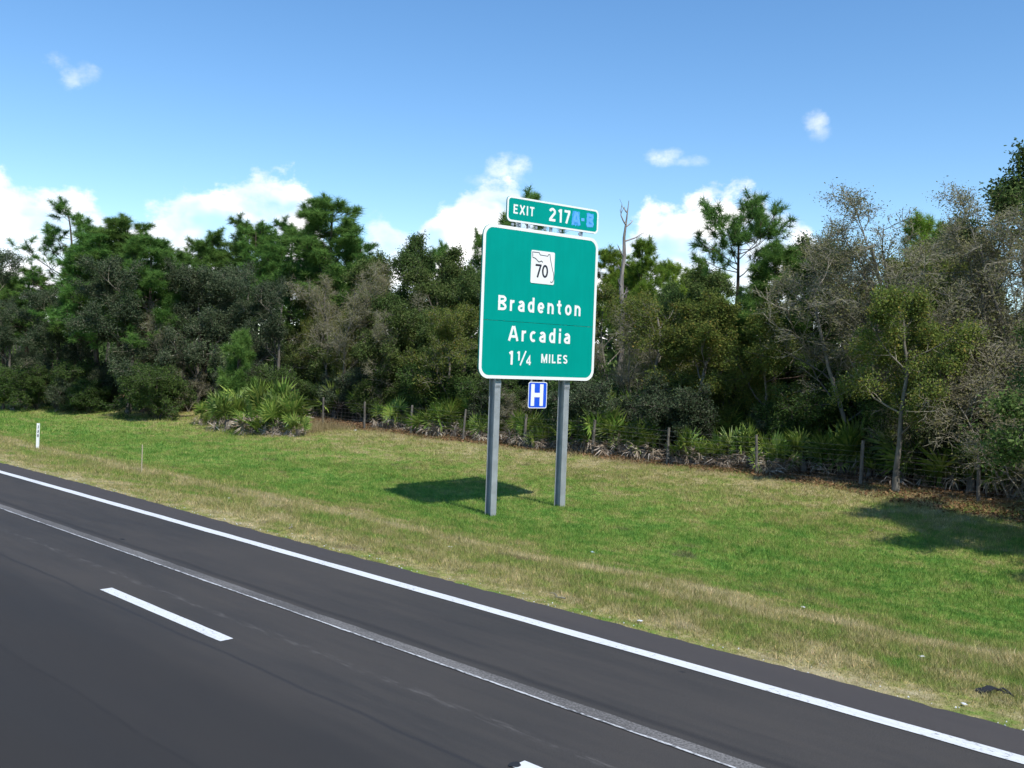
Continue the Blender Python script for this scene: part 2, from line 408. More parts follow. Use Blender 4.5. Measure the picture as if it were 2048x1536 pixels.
# ------------------------------------------------------------------ ground
GX = np.array([-600, -200, -60, -20, -9, -6.5, 9.0, 9.9, 11, 12, 13, 14, 15, 16, 17, 18, 19, 20, 21, 22, 23.5, 25, 27, 29, 31, 34, 40, 60, 200, 700])
GZ = np.array([-.3, -.3, -.3, -.4, -.2, -.06, -.06, -.05, -.10, -.20, -.31, -.43, -.56, -.68, -.765, -.80, -.785, -.74, -.70, -.66, -.52, -.39, -.24, -.10, -.02, .0, .0, .0, 0, 0])
def gz(x, y=0.0):
    z = np.interp(x, GX, GZ)
    k = np.clip((np.asarray(x) - 11.0) / 4, 0, 1) * np.clip((800 - np.abs(y)) / 700, 0, 1)
    return z + k * (.035 * np.sin(.43 * x + .31 * y) * np.sin(.27 * y - .2 * x + 1) + .02 * np.sin(1.1 * y + .7 * x))
def hit(px, py):
    """where the view ray through a pixel meets the ground"""
    v = ray(px, py); t = 1.0
    for _ in range(4000):
        p = v * t + np.array([0, 0, CAM_H])
        if p[2] <= (gz(p[0], p[1]) if not -6.3 < p[0] < 9.95 else 0.0): return p
        t *= 1.0015 if t > 4 else 1.02
    return p
def at_x(px, py, X):
    v = ray(px, py); return v * (X / v[0]) + np.array([0, 0, CAM_H])

def build_ground():
    xs = np.unique(np.concatenate([[-700, -400, -200, -100, -60, -40, -20, -12, -9, -7.5, -6.5, 0, 9], np.arange(9.8, 34, .4), [36, 40, 50, 60, 90, 140, 200, 400, 800]]))
    ys = np.unique(np.concatenate([[-900, -500, -250, -120, -60, -30], np.arange(-20, 90, .6), np.arange(90, 200, 6), [250, 400, 700, 1200]]))
    Xg, Yg = np.meshgrid(xs, ys, indexing='ij')
    V = np.stack([Xg, Yg, gz(Xg, Yg)], -1).reshape(-1, 3); ny = len(ys)
    i = (np.arange(len(xs) - 1)[:, None] * ny + np.arange(ny - 1)[None]).ravel()
    F = np.stack([i, i + ny, i + ny + 1, i + 1], 1)
    o = link('ground', MB().add(V, F, 0, None, True).mesh('ground', [M['ground']])); o['kind'] = 'structure'
build_ground()

EDGE, RNG = 9.98, np.random.default_rng(11)
def build_road():
    ys = np.concatenate([[-600, -200, -80], np.arange(-25, 110, .12), [130, 180, 260, 400, 700]])
    jag = np.convolve(RNG.normal(0, 1, len(ys) + 8), np.ones(5) / 5, 'same')[4:-4] * .028 + RNG.normal(0, .012, len(ys)) + .05 * np.sin(ys * .33)
    rows = [np.full(len(ys), -6.3), np.full(len(ys), 3.85), EDGE - .12 + jag, EDGE + jag, EDGE + .05 + jag]
    zs = [0, 0, -.002, -.012, -.09]
    V = np.concatenate([np.stack([x, ys, np.full(len(ys), z)], 1) for x, z in zip(rows, zs)]); n = len(ys)
    F = []
    for r in range(4):
        i = r * n + np.arange(n - 1); F.append(np.stack([i, i + n, i + n + 1, i + 1], 1))
    road = link('road', MB().add(V, np.concatenate(F)).mesh('road', [M['asphalt']])); road['kind'] = 'structure'
    def stripe(name, x0, x1, y0, y1, z, mat, rag=.006, skew=0.0, step=.25):
        ny = max(2, int((min(y1, 110) - max(y0, -25)) / step)); yy = np.linspace(y0, y1, ny) if y1 - y0 < 150 else np.concatenate([[y0], np.linspace(-25, 110, ny), [y1]])
        a = RNG.normal(0, rag, len(yy)); b = RNG.normal(0, rag, len(yy)); k = len(yy)
        V = np.concatenate([np.stack([x0 + a, yy - skew, np.full(k, z)], 1), np.stack([x1 + b, yy + skew, np.full(k, z)], 1)])
        i = np.arange(k - 1)
        return link(name, MB().add(V, np.stack([i, i + k, i + k + 1, i + 1], 1)).mesh(name, [mat]), road)
    stripe('edge_line', 9.09, 9.285, -300, 500, .006, M['paint'], .004, step=.5)
    stripe('scraped_strip', 7.12, 7.315, -300, 500, .004, M['scraped'], .006)
    stripe('worn_line', 7.098, 7.128, -300, 500, .008, M['paint_worn'], .003)
    stripe('yellow_edge_line', -5.35, -5.2, -300, 500, .006, plain('yellow_paint', (.62, .42, .03), .6), .004, step=.5)
    for k in range(-5, 12):
        y0 = 9.80 + 7.78 * k
        stripe('lane_dash', 5.745, 5.915, y0, y0 + 3.19, .006, M['paint'], .003)
    # a dark smear across the end of the nearest dash
    s = MB(); a = np.linspace(0, 2 * np.pi, 17)[:-1]
    s.add(np.stack([5.79 + .055 * np.cos(a) * (1 + .2 * np.sin(3 * a)), 5.205 + .05 * np.sin(a), np.full(16, .010)], 1), [tuple(range(16))])
    link('tar_smear', s.mesh('tar_smear', [M['rubber']]), road)
build_road()

# ------------------------------------------------------------------ the guide sign
S0 = Vector((17.65, 17.66, 0)); S1 = Vector((21.58, 16.92, 0)); SANG = math.atan2(S1.y - S0.y, S1.x - S0.x)
sign = link('highway_guide_sign', None, loc=(S0.x, S0.y, 0), rot=(0, 0, SANG))
tag(sign, 'large green highway guide sign for exit 217 on two steel posts in the grass', 'road sign')
# sign axes: x along the face, -y towards the traffic, z up
def rrect(x0, x1, z0, z1, r, n=10):
    pts = []
    for cx, cz, a0 in ((x1 - r, z1 - r, 0), (x0 + r, z1 - r, 90), (x0 + r, z0 + r, 180), (x1 - r, z0 + r, 270)):
        for k in range(n + 1):
            a = math.radians(a0 + 90 * k / n); pts.append((cx + r * math.cos(a), cz + r * math.sin(a)))
    return pts
def plate(mb, pts, y0, y1, mat=0):
    """solid plate with outline pts, front at y0, back at y1"""
    n = len(pts)
    V = [(x, y0, z) for x, z in pts] + [(x, y1, z) for x, z in pts]
    mb.add(V, [tuple(range(n))], mat); mb.add(V, [tuple(range(2 * n - 1, n - 1, -1))], mat)
    mb.add(V, [(i, (i + 1) % n, n + (i + 1) % n, n + i)[::-1] for i in range(n)], mat)
def clipz(pts, z, above):
    out = []
    for (xa, za), (xb, zb) in zip(pts, pts[1:] + pts[:1]):
        ia, ib = (za >= z) == above, (zb >= z) == above
        if ia: out.append((xa, za))
        if ia != ib: t = (z - za) / (zb - za); out.append((xa + t * (xb - xa), z))
    return out
def ringplate(mb, po, pi, y0, y1, mat=0):
    n = len(po)
    V = [(x, y0, z) for x, z in po] + [(x, y0, z) for x, z in pi] + [(x, y1, z) for x, z in po] + [(x, y1, z) for x, z in pi]
    F = []
    for i in range(n):
        j = (i + 1) % n
        F += [(i, j, n + j, n + i), (2 * n + j, 2 * n + i, 3 * n + i, 3 * n + j), (j, i, 2 * n + i, 2 * n + j), (n + i, n + j, 3 * n + j, 3 * n + i)]
    mb.add(V, F, mat)
W, ZB, ZT, SEAM = 4.0, 2.94, 7.02, 4.485
out = rrect(0, W, ZB, ZT, .30)
for a, b, up in ((SEAM + .005, None, True), (SEAM - .005, None, False)):
    mb = MB(); plate(mb, clipz(out, a, up), 0, .05); link('sign_panel', mb.mesh('sign_panel', [M['green']]), sign)
mb = MB(); ringplate(mb, rrect(0.0, W, ZB, ZT, .30), rrect(.085, W - .085, ZB + .085, ZT - .085, .235), -.004, .002)
link('border', mb.mesh('border', [M['white']]), sign)
mb = MB()
for z in (3.2, 3.95, 4.75, 5.6, 6.7): mb = MB(); mb.box((.12, .052, z - .03), (W - .12, .10, z + .03)); link('stiffener', mb.mesh('stiffener', [M['alu']]), sign)

# lettering: strokes of one width, in units of cap height
def arc(cx, cz, rx, rz, a0, a1, n=14):
    return [(cx + rx * math.cos(math.radians(a0 + (a1 - a0) * k / n)), cz + rz * math.sin(math.radians(a0 + (a1 - a0) * k / n))) for k in range(n + 1)]
SW = .19
h = SW / 2
def xr(): return arc(.10 + .14, .75 - .20, .14, .11, 180, 30, 8)
G = {
 'B': (.70, [[(h, 0), (h, 1)], [(0, 1 - h), (.38, 1 - h)] + arc(.38, .755, .20, .245 - h, 90, -90) + [(0, .51)], [(0, .51), (.40, .51)] + arc(.40, .255, .205, .255 - h + .0, 90, -90)[1:] + [(0, h)]]),
 'A': (.80, [[(.05, 0), (.36, 1)], [(.75, 0), (.44, 1)], [(.18, .30), (.62, .30)]]),
 'r': (.42, [[(h, 0), (h, .74)], [(h, .42)] + arc(.33, .45, .235, .205, 180, 80, 8)]),
 'a': (.56, [[(.46, 0), (.46, .50)] , arc(.27, .47, .19, .19, 0, 150, 10), [(.46, .43), (.30, .43)] + arc(.27, .235, .19, .195 - .045, 90, 270, 12) + [(.34, .085), (.46, .13)]]),
 'd': (.58, [[(.47, 0), (.47, 1.02)], arc(.28, .37, .19, .285, 360, 0, 24)]),
 'e': (.58, [[(.10, .36), (.50, .36)] , arc(.285, .37, .20, .285, 0, 318, 22)]),
 'n': (.58, [[(h, 0), (h, .75)], [(h, .44)] + arc(.285, .44, .19, .215, 180, 0, 12) + [(.475, 0)]]),
 't': (.46, [[(.20, .98), (.20, .22)] + arc(.33, .22, .13, .13, 180, 280, 6), [(.0, .66), (.40, .66)]]),
 'o': (.60, [arc(.30, .37, .205, .285, 0, 360, 26)]),
 'c': (.54, [arc(.30, .37, .205, .285, 50, 310, 20)]),
 'i': (.20, [[(.10, 0), (.10, .74)], [(.10, .84), (.10, 1.03)]]),
 '1': (.34, [[(.24, 0), (.24, 1)], [(.02, .80), (.24, .93)]]),
 '/': (.62, [[(.06, -.02), (.54, 1.02)]]),
 '4': (.68, [[(.48, 0), (.48, .98), (.06, .33)], [(.02, .28), (.66, .28)]]),
 'M': (.86, [[(h, 0), (h, 1)], [(.77, 0), (.77, 1)], [(.10, .99), (.43, .12), (.76, .99)]]),
 'I': (.20, [[(.10, 0), (.10, 1)]]),
 'L': (.56, [[(h, 1), (h, h), (.55, h)]]),
 'E': (.60, [[(.58, 1 - h), (h, 1 - h), (h, h), (.58, h)], [(h, .51), (.50, .51)]]),
 'S': (.66, [arc(.33, .735, .23, .17, 25, 215, 10)[:-1] + [(.16, .60), (.50, .42)] + arc(.33, .265, .23, .17, 30, -160, 10)]),
 'X': (.70, [[(.06, 0), (.64, 1)], [(.64, 0), (.06, 1)]]),
 'T': (.60, [[(.30, 0), (.30, 1)], [(0, 1 - h), (.60, 1 - h)]]),
 '2': (.64, [arc(.32, .70, .225, .205, 170, -25, 14) + [(.10, .12)], [(.03, h), (.62, h)]]),
 '7': (.62, [[(.0, 1 - h), (.56, 1 - h)], [(.50, .95), (.20, 0)]]),
 '0': (.62, [arc(.31, .5, .215, .405, 0, 360, 28)]),
 '-': (.36, [[(.03, .46), (.33, .46)]]),
 'H': (.70, [[(h, 0), (h, 1)], [(.605, 0), (.605, 1)], [(h, .5), (.605, .5)]]),
}
def ribbon(mb, pts, w, y, th):
    p = np.array(pts, float); p = p[np.concatenate([[True], np.linalg.norm(np.diff(p, axis=0), axis=1) > 1e-4])]; closed = np.allclose(p[0], p[-1]) and len(p) > 5
    if closed: d0 = np.roll(p[:-1], -1, 0) - p[:-1]; t1 = unit(d0); t0 = np.roll(t1, 1, 0); p = p[:-1]
    else:
        s = unit(np.diff(p, axis=0)); t0 = np.vstack([s[:1], s]); t1 = np.vstack([s, s[-1:]])
    n0 = np.stack([-t0[:, 1], t0[:, 0]], 1); n1 = np.stack([-t1[:, 1], t1[:, 0]], 1)
    mit = unit(n0 + n1); k = (w / 2) / np.maximum((mit * n1).sum(1), .45)
    a = p + mit * k[:, None]; b = p - mit * k[:, None]; n = len(p)
    V = [(x, y, z) for x, z in a] + [(x, y, z) for x, z in b] + [(x, y + th, z) for x, z in a] + [(x, y + th, z) for x, z in b]
    F = []
    for i in range(n if closed else n - 1):
        j = (i + 1) % n
        F += [(i, n + i, n + j, j), (i, j, 2 * n + j, 2 * n + i), (n + j, n + i, 3 * n + i, 3 * n + j)]
    if not closed: F += [(0, 2 * n, 3 * n, n), (n - 1, 2 * n - 1, 4 * n - 1, 3 * n - 1)]
    mb.add(V, F)
def write(text, x0, x1, zb, cap, parent, mat, y=-.004, sw=SW, narrow=1.0, lift=0.0, name='letter'):
    """letters of text spread from x0 to x1, baseline zb"""
    ws = [G[c][0] * cap * narrow for c in text]
    gap = (x1 - x0 - sum(ws)) / max(len(text) - 1, 1); x = x0
    for c, wd in zip(text, ws):
        mb = MB()
        for k, st in enumerate(G[c][1]):
            ribbon(mb, [(x + a * cap * narrow, zb + b * cap) for a, b in st], sw * cap, y - .0008 * k - lift, .003)
        link(name, mb.mesh('letter_' + {'/': 'slash', '-': 'dash'}.get(c, c), [mat]), parent); x += wd + gap
write('Bradenton', .55, 3.43, 4.765, .40, sign, M['white'], sw=.175)
write('Arcadia', .93, 3.08, 3.965, .40, sign, M['white'], sw=.175)
write('1', .975, 1.11, 3.325, .37, sign, M['white'])
write('1', 1.245, 1.345, 3.44, .25, sign, M['white'], sw=.20)
write('/', 1.33, 1.57, 3.32, .38, sign, M['white'], sw=.12)
write('4', 1.555, 1.745, 3.33, .24, sign, M['white'], sw=.20)
write('MILES', 2.07, 3.01, 3.405, .245, sign, M['white'], sw=.19)
# exit panel
ex = MB(); plate(ex, rrect(.735, 3.965, 7.15, 7.83, .13), .0, .045)
ex = link('exit_panel', ex.mesh('exit_panel', [M['green']]), sign)
mb = MB(); ringplate(mb, rrect(.735, 3.965, 7.15, 7.83, .13), rrect(.785, 3.915, 7.20, 7.78, .09), -.004, .002); link('border', mb.mesh('exit_border', [M['white']]), ex)
mb = MB()
for x in (1.2, 2.3, 3.4): mb = MB(); mb.box((x - .04, .047, 6.6), (x + .04, .10, 7.7)); link('bracket', mb.mesh('bracket', [M['alu']]), ex)
for x in (.95, 1.2, 1.5, 1.75, 2.05, 2.6, 3.3): mb = MB(); mb.box((x - .035, .01, 7.05), (x + .035, .04, 7.12)); link('clip', mb.mesh('clip', [M['alu']]), ex)
write('EXIT', .945, 1.645, 7.372, .25, ex, M['white'], sw=.18)
write('217', 2.16, 2.935, 7.318, .37, ex, M['white'], sw=.19)
for x0, x1, z0, z1, seed in ((3.00, 3.27, 7.30, 7.70, 1), (3.52, 3.78, 7.305, 7.705, 2)):
    rr = random.Random(seed); n = 12; pts = []
    for k in range(n): pts.append((x0 - (.0 if seed == 2 else .03 * (1 - k / n)) + rr.uniform(-.012, .012), z0 + (z1 - z0) * k / n))
    for k in range(n): pts.append((x0 + (x1 - x0) * k / n, z1 + rr.uniform(-.012, .012)))
    for k in range(n): pts.append((x1 + rr.uniform(-.012, .012), z1 - (z1 - z0) * k / n))
    for k in range(n): pts.append((x1 - (x1 - x0) * k / n, z0 + rr.uniform(-.035, .025)))
    mb = MB(); plate(mb, pts, -.0025, -.0005); link('blue_patch', mb.mesh('blue_patch', [M['tape_dark']]), ex)
write('A', 2.995, 3.27, 7.318, .36, ex, M['tape'], y=-.0055, sw=.22)
write('-', 3.315, 3.455, 7.325, .37, ex, M['tape'], y=-.004, sw=.22)
write('B', 3.535, 3.77, 7.318, .36, ex, M['tape'], y=-.0055, sw=.20)
# route marker
rm = MB(); plate(rm, rrect(1.595, 2.41, 5.57, 6.465, .04, 4), -.012, -.0015); rm = link('route_marker', rm.mesh('route_marker', [M['white']]), sign)
def outl(pts, w):
    mb = MB(); ribbon(mb, [(1.595 + a * .815, 6.465 - b * .895) for a, b in pts], w, -.0145, .002); link('state_outline', mb.mesh('state_outline', [M['black']]), rm)
outl([(.06, .225), (.14, .235), (.21, .265), (.27, .31), (.33, .345), (.38, .325), (.44, .305), (.49, .345)], .024)
outl([(.06, .225), (.05, .06), (.33, .06), (.37, .125), (.70, .135), (.72, .085), (.79, .08), (.80, .16), (.83, .27), (.87, .38), (.90, .48), (.93, .56), (.97, .65), (.985, .73), (.985, .82), (.95, .90), (.89, .935), (.84, .905)], .019)
write('70', 1.75, 2.20, 5.735, .37, rm, M['black'], y=-.0145, sw=.15, name='digit')
# hospital plaque
hp = MB(); plate(hp, rrect(1.665, 2.315, 2.150, 2.875, .06, 5), -.004, 0.0); hp = link('hospital_plaque', hp.mesh('hospital_plaque', [M['blue']]), sign)
mb = MB(); ringplate(mb, rrect(1.665, 2.315, 2.150, 2.875, .06, 5), rrect(1.685, 2.295, 2.170, 2.855, .045, 5), -.006, -.001); link('border', mb.mesh('plaque_border', [M['white']]), hp)
write('H', 1.762, 2.222, 2.215, .60, hp, M['white'], y=-.006, sw=.20)
mb = MB()
for x in (1.78, 2.20): mb = MB(); mb.box((x - .02, .004, 2.2), (x + .02, .045, 3.2)); link('hanger', mb.mesh('hanger', [M['alu']]), hp)
# posts: wide-flange beams
for cx in (.715, 3.115):
    wp = sign.matrix_basis @ Vector((cx, .25, 0)); zb = float(gz(wp.x, wp.y)) - .25
    mb = MB(); fl, dep, tk = .185, .27, .014; y0 = .105
    mb.box((cx - fl / 2, y0, zb), (cx + fl / 2, y0 + tk, 6.9)); mb.box((cx - fl / 2, y0 + dep - tk, zb), (cx + fl / 2, y0 + dep, 6.9))
    mb.box((cx - .006, y0 + tk, zb), (cx + .006, y0 + dep - tk, 6.9))
    p = link('post', mb.mesh('post', [M['galv']]), sign)
    mb = MB(); mb.box((cx - fl / 2 - .002, y0 - .012, 2.70), (cx + fl / 2 + .002, y0 - .002, 2.93))
    link('fuse_plate', mb.mesh('fuse_plate', [M['galv']]), p)
    for k, bx in enumerate((-.06, -.02, .02, .06)):
        for bz in (2.745, 2.885):
            mb = MB(); mb.box((cx + bx - .013, y0 - .026, bz - .013), (cx + bx + .013, y0 - .013, bz + .013))
            link('bolt', mb.mesh('bolt', [M['alu']]), p)

# ------------------------------------------------------------------ marker post, stake, litter
p = hit(75, 898)
mk = link('marker_post', None, loc=p); mk.rotation_euler = (0, math.radians(.6), math.radians(-30))
tag(mk, 'white flat marker post with dark vertical lettering in the roadside grass', 'marker post')
top = at_x(75, 846, p[0])[2] - p[2]
mb = MB(); pr = [(-.055, -.012), (-.04, .012), (0, .02), (.04, .012), (.055, -.012), (.045, -.016), (0, .006), (-.045, -.016)]
V = [(x, y, z) for z in (-.1, top) for x, y in pr]; n = len(pr)
mb.add(V, [(i, (i + 1) % n, n + (i + 1) % n, n + i) for i in range(n)]); mb.add(V, [tuple(range(n, 2 * n))])
link('blade', mb.mesh('blade', [M['white_paint_post']]), mk)
# dark marks stacked down the post (they cannot be read in the photograph)
marks = [[[(-.02, .05), (.02, .05), (.0, -.04)], [(-.02, -.05), (.02, -.05)]], [[(-.02, .05), (.02, .05), (.02, -.0), (-.02, -.05), (.02, -.05)], [(-.02, .0), (.01, .0)]],
         [[(-.02, .05), (-.02, -.05), (.02, -.05), (.02, .05), (-.02, .05)], [(-.02, 0), (.02, 0)]]]
for z0, m in zip((.86, .69, .53), marks):
    mb = MB()
    for k, st in enumerate(m): ribbon(mb, [(a, z0 * top + b * .8) for a, b in st], .013, -.019 - k * .001, .002)
    link('mark', mb.mesh('mark', [M['black']]), mk)
p = hit(283, 948); top = at_x(286, 890, p[0])[2] - p[2]
stk = link('survey_stake', None, loc=p, rot=(math.radians(-1), math.radians(1.5), .4))
tag(stk, 'thin bare wooden stake standing upright in the grass near the road edge', 'stake')
mb = MB(); tubes(mb, np.array([[(0, 0, -.1), (.004, .003, top * .5), (0, 0, top)]], float), np.array([[.017, .016, .015]]), 6)
link('shaft', mb.mesh('shaft', [M['stake']]), stk)
mb = MB(); mb.add([(-.015, 0, top - .002), (.015, 0, top - .002), (.0, .012, top + .015), (0, -.014, top - .002)], [(0, 1, 2), (0, 3, 1), (1, 3, 2), (3, 0, 2)]); link('split_top', mb.mesh('split_top', [M['stake']]), stk)

def crumple(name, px, py, size, mat, label, seed, flat=.5):
    rs = np.random.default_rng(seed); p = hit(px, py)
    n = 7; a, b = np.meshgrid(np.linspace(-1, 1, n), np.linspace(-1, 1, n), indexing='ij')
    z = rs.normal(0, .28, (n, n)) * flat + .55 - .4 * (a ** 2 + b ** 2) * flat
    V = np.stack([a + rs.normal(0, .16, (n, n)), (b + rs.normal(0, .16, (n, n))) * .7, np.maximum(z, .02)], -1).reshape(-1, 3) * size * .55
    i = (np.arange(n - 1)[:, None] * n + np.arange(n - 1)[None]).ravel()
    o = link(name, MB().add(V, np.stack([i, i + n, i + n + 1, i + 1], 1)).mesh(name, [mat]), loc=(p[0], p[1], p[2] + .02), rot=(0, 0, rs.uniform(0, 6)))
    o.modifiers.new('thickness', 'SOLIDIFY').thickness = .004
    tag(o, label, 'litter', 'litter on the verge')
crumple('litter_scrap', 458, 998, .06, M['litter'], 'small white crumpled scrap in grass past the thin wooden stake', 1)
crumple('litter_scrap', 1185, 1107, .09, M['litter_blue'], 'pale bluish plastic scrap in green grass below the right sign post', 2)
crumple('litter_scrap', 711, 862, .13, M['litter'], 'white rounded scrap on grass before a wire fence post', 3)
crumple('litter_scrap', 900, 1097, .08, M['litter'], 'flattened white scrap on dry grass across the shoulder from the dashes', 4, .2)
crumple('litter_scrap', 1606, 1217, .06, M['litter'], 'tiny white scrap in straw-coloured grass by the shoulder', 5)
crumple('litter_scrap', 1845, 1318, .07, M['litter'], 'white sliver of litter on bare brownish ground', 6, .2)
crumple('litter_scrap', 700, 1031, .09, M['litter'], 'long whitish scrap in grass before the left sign post', 7, .2)
crumple('litter_scrap', 1280, 1246, .06, M['litter'], 'white flake at the very edge of the pavement', 8, .2)
crumple('litter_scrap', 1928, 1413, .05, M['litter'], 'thin pale strip on the asphalt edge beside a black tyre piece', 9, .15)
p = hit(1978, 1388)
tyre = link('tyre_fragment', None, loc=p, rot=(0, 0, -.5)); tag(tyre, 'curled black piece of tyre lying in grass at the road edge', 'tyre piece')
mb = MB(); a = np.linspace(-.9, .9, 12)
V = np.concatenate([np.stack([.16 * np.sin(a) * 1.2, np.full(12, s * .05) + .02 * np.sin(5 * a), .09 * np.cos(a) - .03 + q], 1) for s in (-1, 1) for q in (0, .016)])
i = np.arange(11)
mb.add(V, np.concatenate([np.stack([i, i + 1, i + 25, i + 24], 1), np.stack([i + 12, i + 36, i + 37, i + 13], 1), np.stack([i, i + 12, i + 13, i + 1], 1), np.stack([i + 24, i + 25, i + 37, i + 36], 1)]))
link('tread', mb.mesh('tread', [M['rubber']]), tyre)
mb = MB(); tubes(mb, np.array([[(.14, -.05, .02), (.19, -.10, .03), (.17, -.17, .02)], [(.13, .03, .02), (.2, .0, .05), (.24, -.06, .01)]], float), np.full((2, 3), .012), 5)
link('loose_cord', mb.mesh('loose_cord', [M['rubber']]), tyre)
for px, py, ln, an, label in ((583, 1057, .55, .9, 'pale dry stick lying in the grass before the left post'), (1745, 1062, .5, .3, 'grey stick lying on the shaded grass near the woods'), (1115, 1197, .4, 1.2, 'short dark stick on straw-coloured grass by the shoulder')):
    p = hit(px, py); rs = np.random.default_rng(px); mb = MB()
    k = np.linspace(-.5, .5, 6); tubes(mb, np.stack([k * ln, rs.normal(0, .015, 6), .03 + rs.uniform(0, .02, 6)], 1)[None], np.linspace(.014, .006, 6)[None], 5)
    tag(link('fallen_stick', mb.mesh('fallen_stick', [M['twig_grey']]), loc=p, rot=(0, 0, an)), label, 'stick', 'sticks on the verge')

# ------------------------------------------------------------------ wire fence
FX = 29.2
fence = link('wire_fence', None, loc=(FX, 25, float(gz(FX, 25)))); tag(fence, 'woven wire fence on weathered wooden posts along the wood edge', 'fence')
fp = []
for (px, py), ht in zip([(646, 844), (729, 858), (821, 868), (926, 883), (1049, 892), (1185, 905), (1334, 931), (1513, 954), (1721, 975), (1957, 1001)], (1.4, 1.36, 1.34, 1.4, 1.38, 1.36, 1.36, 1.33, 1.42, 1.36)):
    v = ray(px, py); fp.append((FX, v[1] * FX / v[0], ht))
fp = [(FX, fp[0][1] + 4.2 * k, 1.36) for k in range(5, 0, -1)] + fp + [(FX, fp[-1][1] - 3.7 * k, 1.36) for k in range(1, 4)]
rs = np.random.default_rng(5); fo = np.array(fence.location)
for x, y, ht in fp:
    z = float(gz(x, y)); k = np.linspace(-.3, ht, 6); lean = rs.normal(0, .025, 2)
    P_ = np.stack([x - fo[0] + lean[0] * k + rs.normal(0, .006, 6), y - fo[1] + lean[1] * k + rs.normal(0, .006, 6), z - fo[2] + k], 1)[None]
    mb = MB(); r = rs.uniform(.046, .06); tubes(mb, P_, np.linspace(r * 1.1, r * .95, 6)[None], 9)
    mb.add(np.concatenate([mb.v[0][-9:]]), [tuple(range(9))]); link('post', mb.mesh('fence_post', [M['post_wood']]), fence)
for (xa, ya, ha), (xb, yb, hb) in zip(fp[:-1], fp[1:]):
    mb = MB(); n = 7; t = np.linspace(0, 1, n); za, zb = float(gz(xa, ya)) - fo[2], float(gz(xb, yb)) - fo[2]
    L = []
    for hgt in (.05, .16, .28, .42, .57, .74, .92, 1.06, 1.24):
        sag = rs.uniform(.0, .03); L.append(np.stack([np.full(n, xa - fo[0] - .075) + rs.normal(0, .008, n), ya + (yb - ya) * t - fo[1], za + (zb - za) * t + hgt - sag * 4 * t * (1 - t)], 1))
    tubes(mb, np.array(L), np.full((9, n), .0032), 3)
    k = np.arange(.15, abs(yb - ya), .3) / abs(yb - ya)
    S = np.stack([np.stack([np.full(len(k), xa - fo[0] - .078), ya + (yb - ya) * k - fo[1], za + (zb - za) * k + h0], 1) for h0 in (.04, .5, .91)], 1)
    tubes(mb, S, np.full((len(k), 3), .0026), 3)
    link('wire_panel', mb.mesh('wire_panel', [M['wire']]), fence)

# ------------------------------------------------------------------ trees: prototypes
def trunk_line(rs, H, K, wig, lean=(0, 0), r0=.2, r1=.03, taper=1.0):
    t = np.linspace(0, 1, K); off = np.cumsum(rs.normal(0, wig, (K, 2)), 0); off -= off[0]
    P = np.stack([off[:, 0] + lean[0] * t, off[:, 1] + lean[1] * t, H * t], 1)
    R = r0 + (r1 - r0) * t ** taper; R[0] *= 1.35
    return P[None], R[None]

def pack(name, trunk, crown, tm, cm):
    a, b = trunk.mesh(name + '_trunk', tm), crown.mesh(name + '_crown', cm)
    V = np.concatenate(crown.v + trunk.v); top = np.percentile(V[:, 2], 99.97); r = np.percentile(np.hypot(V[:, 0], V[:, 1]), 97)
    it = np.argmax(V[:, 2]); 
    return dict(trunk=a, crown=b, h=float(top), r=float(r), apex=V[V[:, 2] > top - .4][:, :2].mean(0))

def needle_tufts(mb, rs, tips, dirs, n, ln, wd, mat):
    m = len(tips); idx = np.repeat(np.arange(m), n); Mn = len(idx)
    d = unit(unit(dirs)[idx] * .6 + unit(rs.normal(size=(Mn, 3))) * 1.0 + np.array([0, 0, .15]))
    p = tips[idx] - unit(dirs)[idx] * (rs.random(Mn)[:, None] * .22)
    q = rs.normal(size=(Mn, 3)); s = unit(np.cross(d, q)) * wd
    l = (ln * rs.uniform(.65, 1.1, Mn))[:, None]
    V = np.stack([p - s, p + s, p + d * l - np.array([0, 0, .03])], 1)
    lv = np.clip(.4 * rs.random(Mn) + .6 * rs.random(m)[idx], 0, 1)
    mb.add(V.reshape(-1, 3), np.arange(Mn * 3).reshape(Mn, 3), mat, lv)

def make_pine(name, seed, H=13.0, c0=.5, nb=26, blen=3.0, shape='round', lean=(0, 0), leaf='pine', nsub=5, ntuft=38, wig=.06, extra=None):
    rs = np.random.default_rng(seed); tr, cw = MB(), MB()
    P, R = trunk_line(rs, H, 14, wig, lean, .19, .03)
    if extra: P[0] += np.array([extra(t) for t in np.linspace(0, 1, 14)])
    tubes(tr, P, R, 9, 0, rs)
    B, BR = grow(rs, P, R, nb, c0, .985, 1.25, .2, blen, .72 if shape == 'round' else .35, .10, .10, 6, .42, absL=True)
    if shape == 'cone': pass
    tubes(tr, B, BR, 5, 0, rs)
    C, CR = grow(rs, B, BR, nsub, .3, 1.0, .8, .25, .45, .35, .16, .12, 4, .55, .5)
    D, DR = grow(rs, C, CR, 3, .3, 1.0, .7, .25, .5, .3, .18, .12, 3, .6, .28)
    tubes(cw, C, np.maximum(CR, .012), 4, 0, rs); tubes(cw, D, np.maximum(DR, .008), 3, 0, rs)
    tips = np.concatenate([B[:, -1], C[:, -1], D[:, -1], P[:, -1]]); dirs = np.concatenate([B[:, -1] - B[:, -2], C[:, -1] - C[:, -2], D[:, -1] - D[:, -2], P[:, -1] - P[:, -2]])
    needle_tufts(cw, rs, tips, dirs + np.array([0, 0, .25]) * np.linalg.norm(dirs, axis=1, keepdims=True), ntuft, .42, .0125, 1)
    return pack(name, tr, cw, [M['bark_pine']], [M['bark_pine'], M[leaf]])

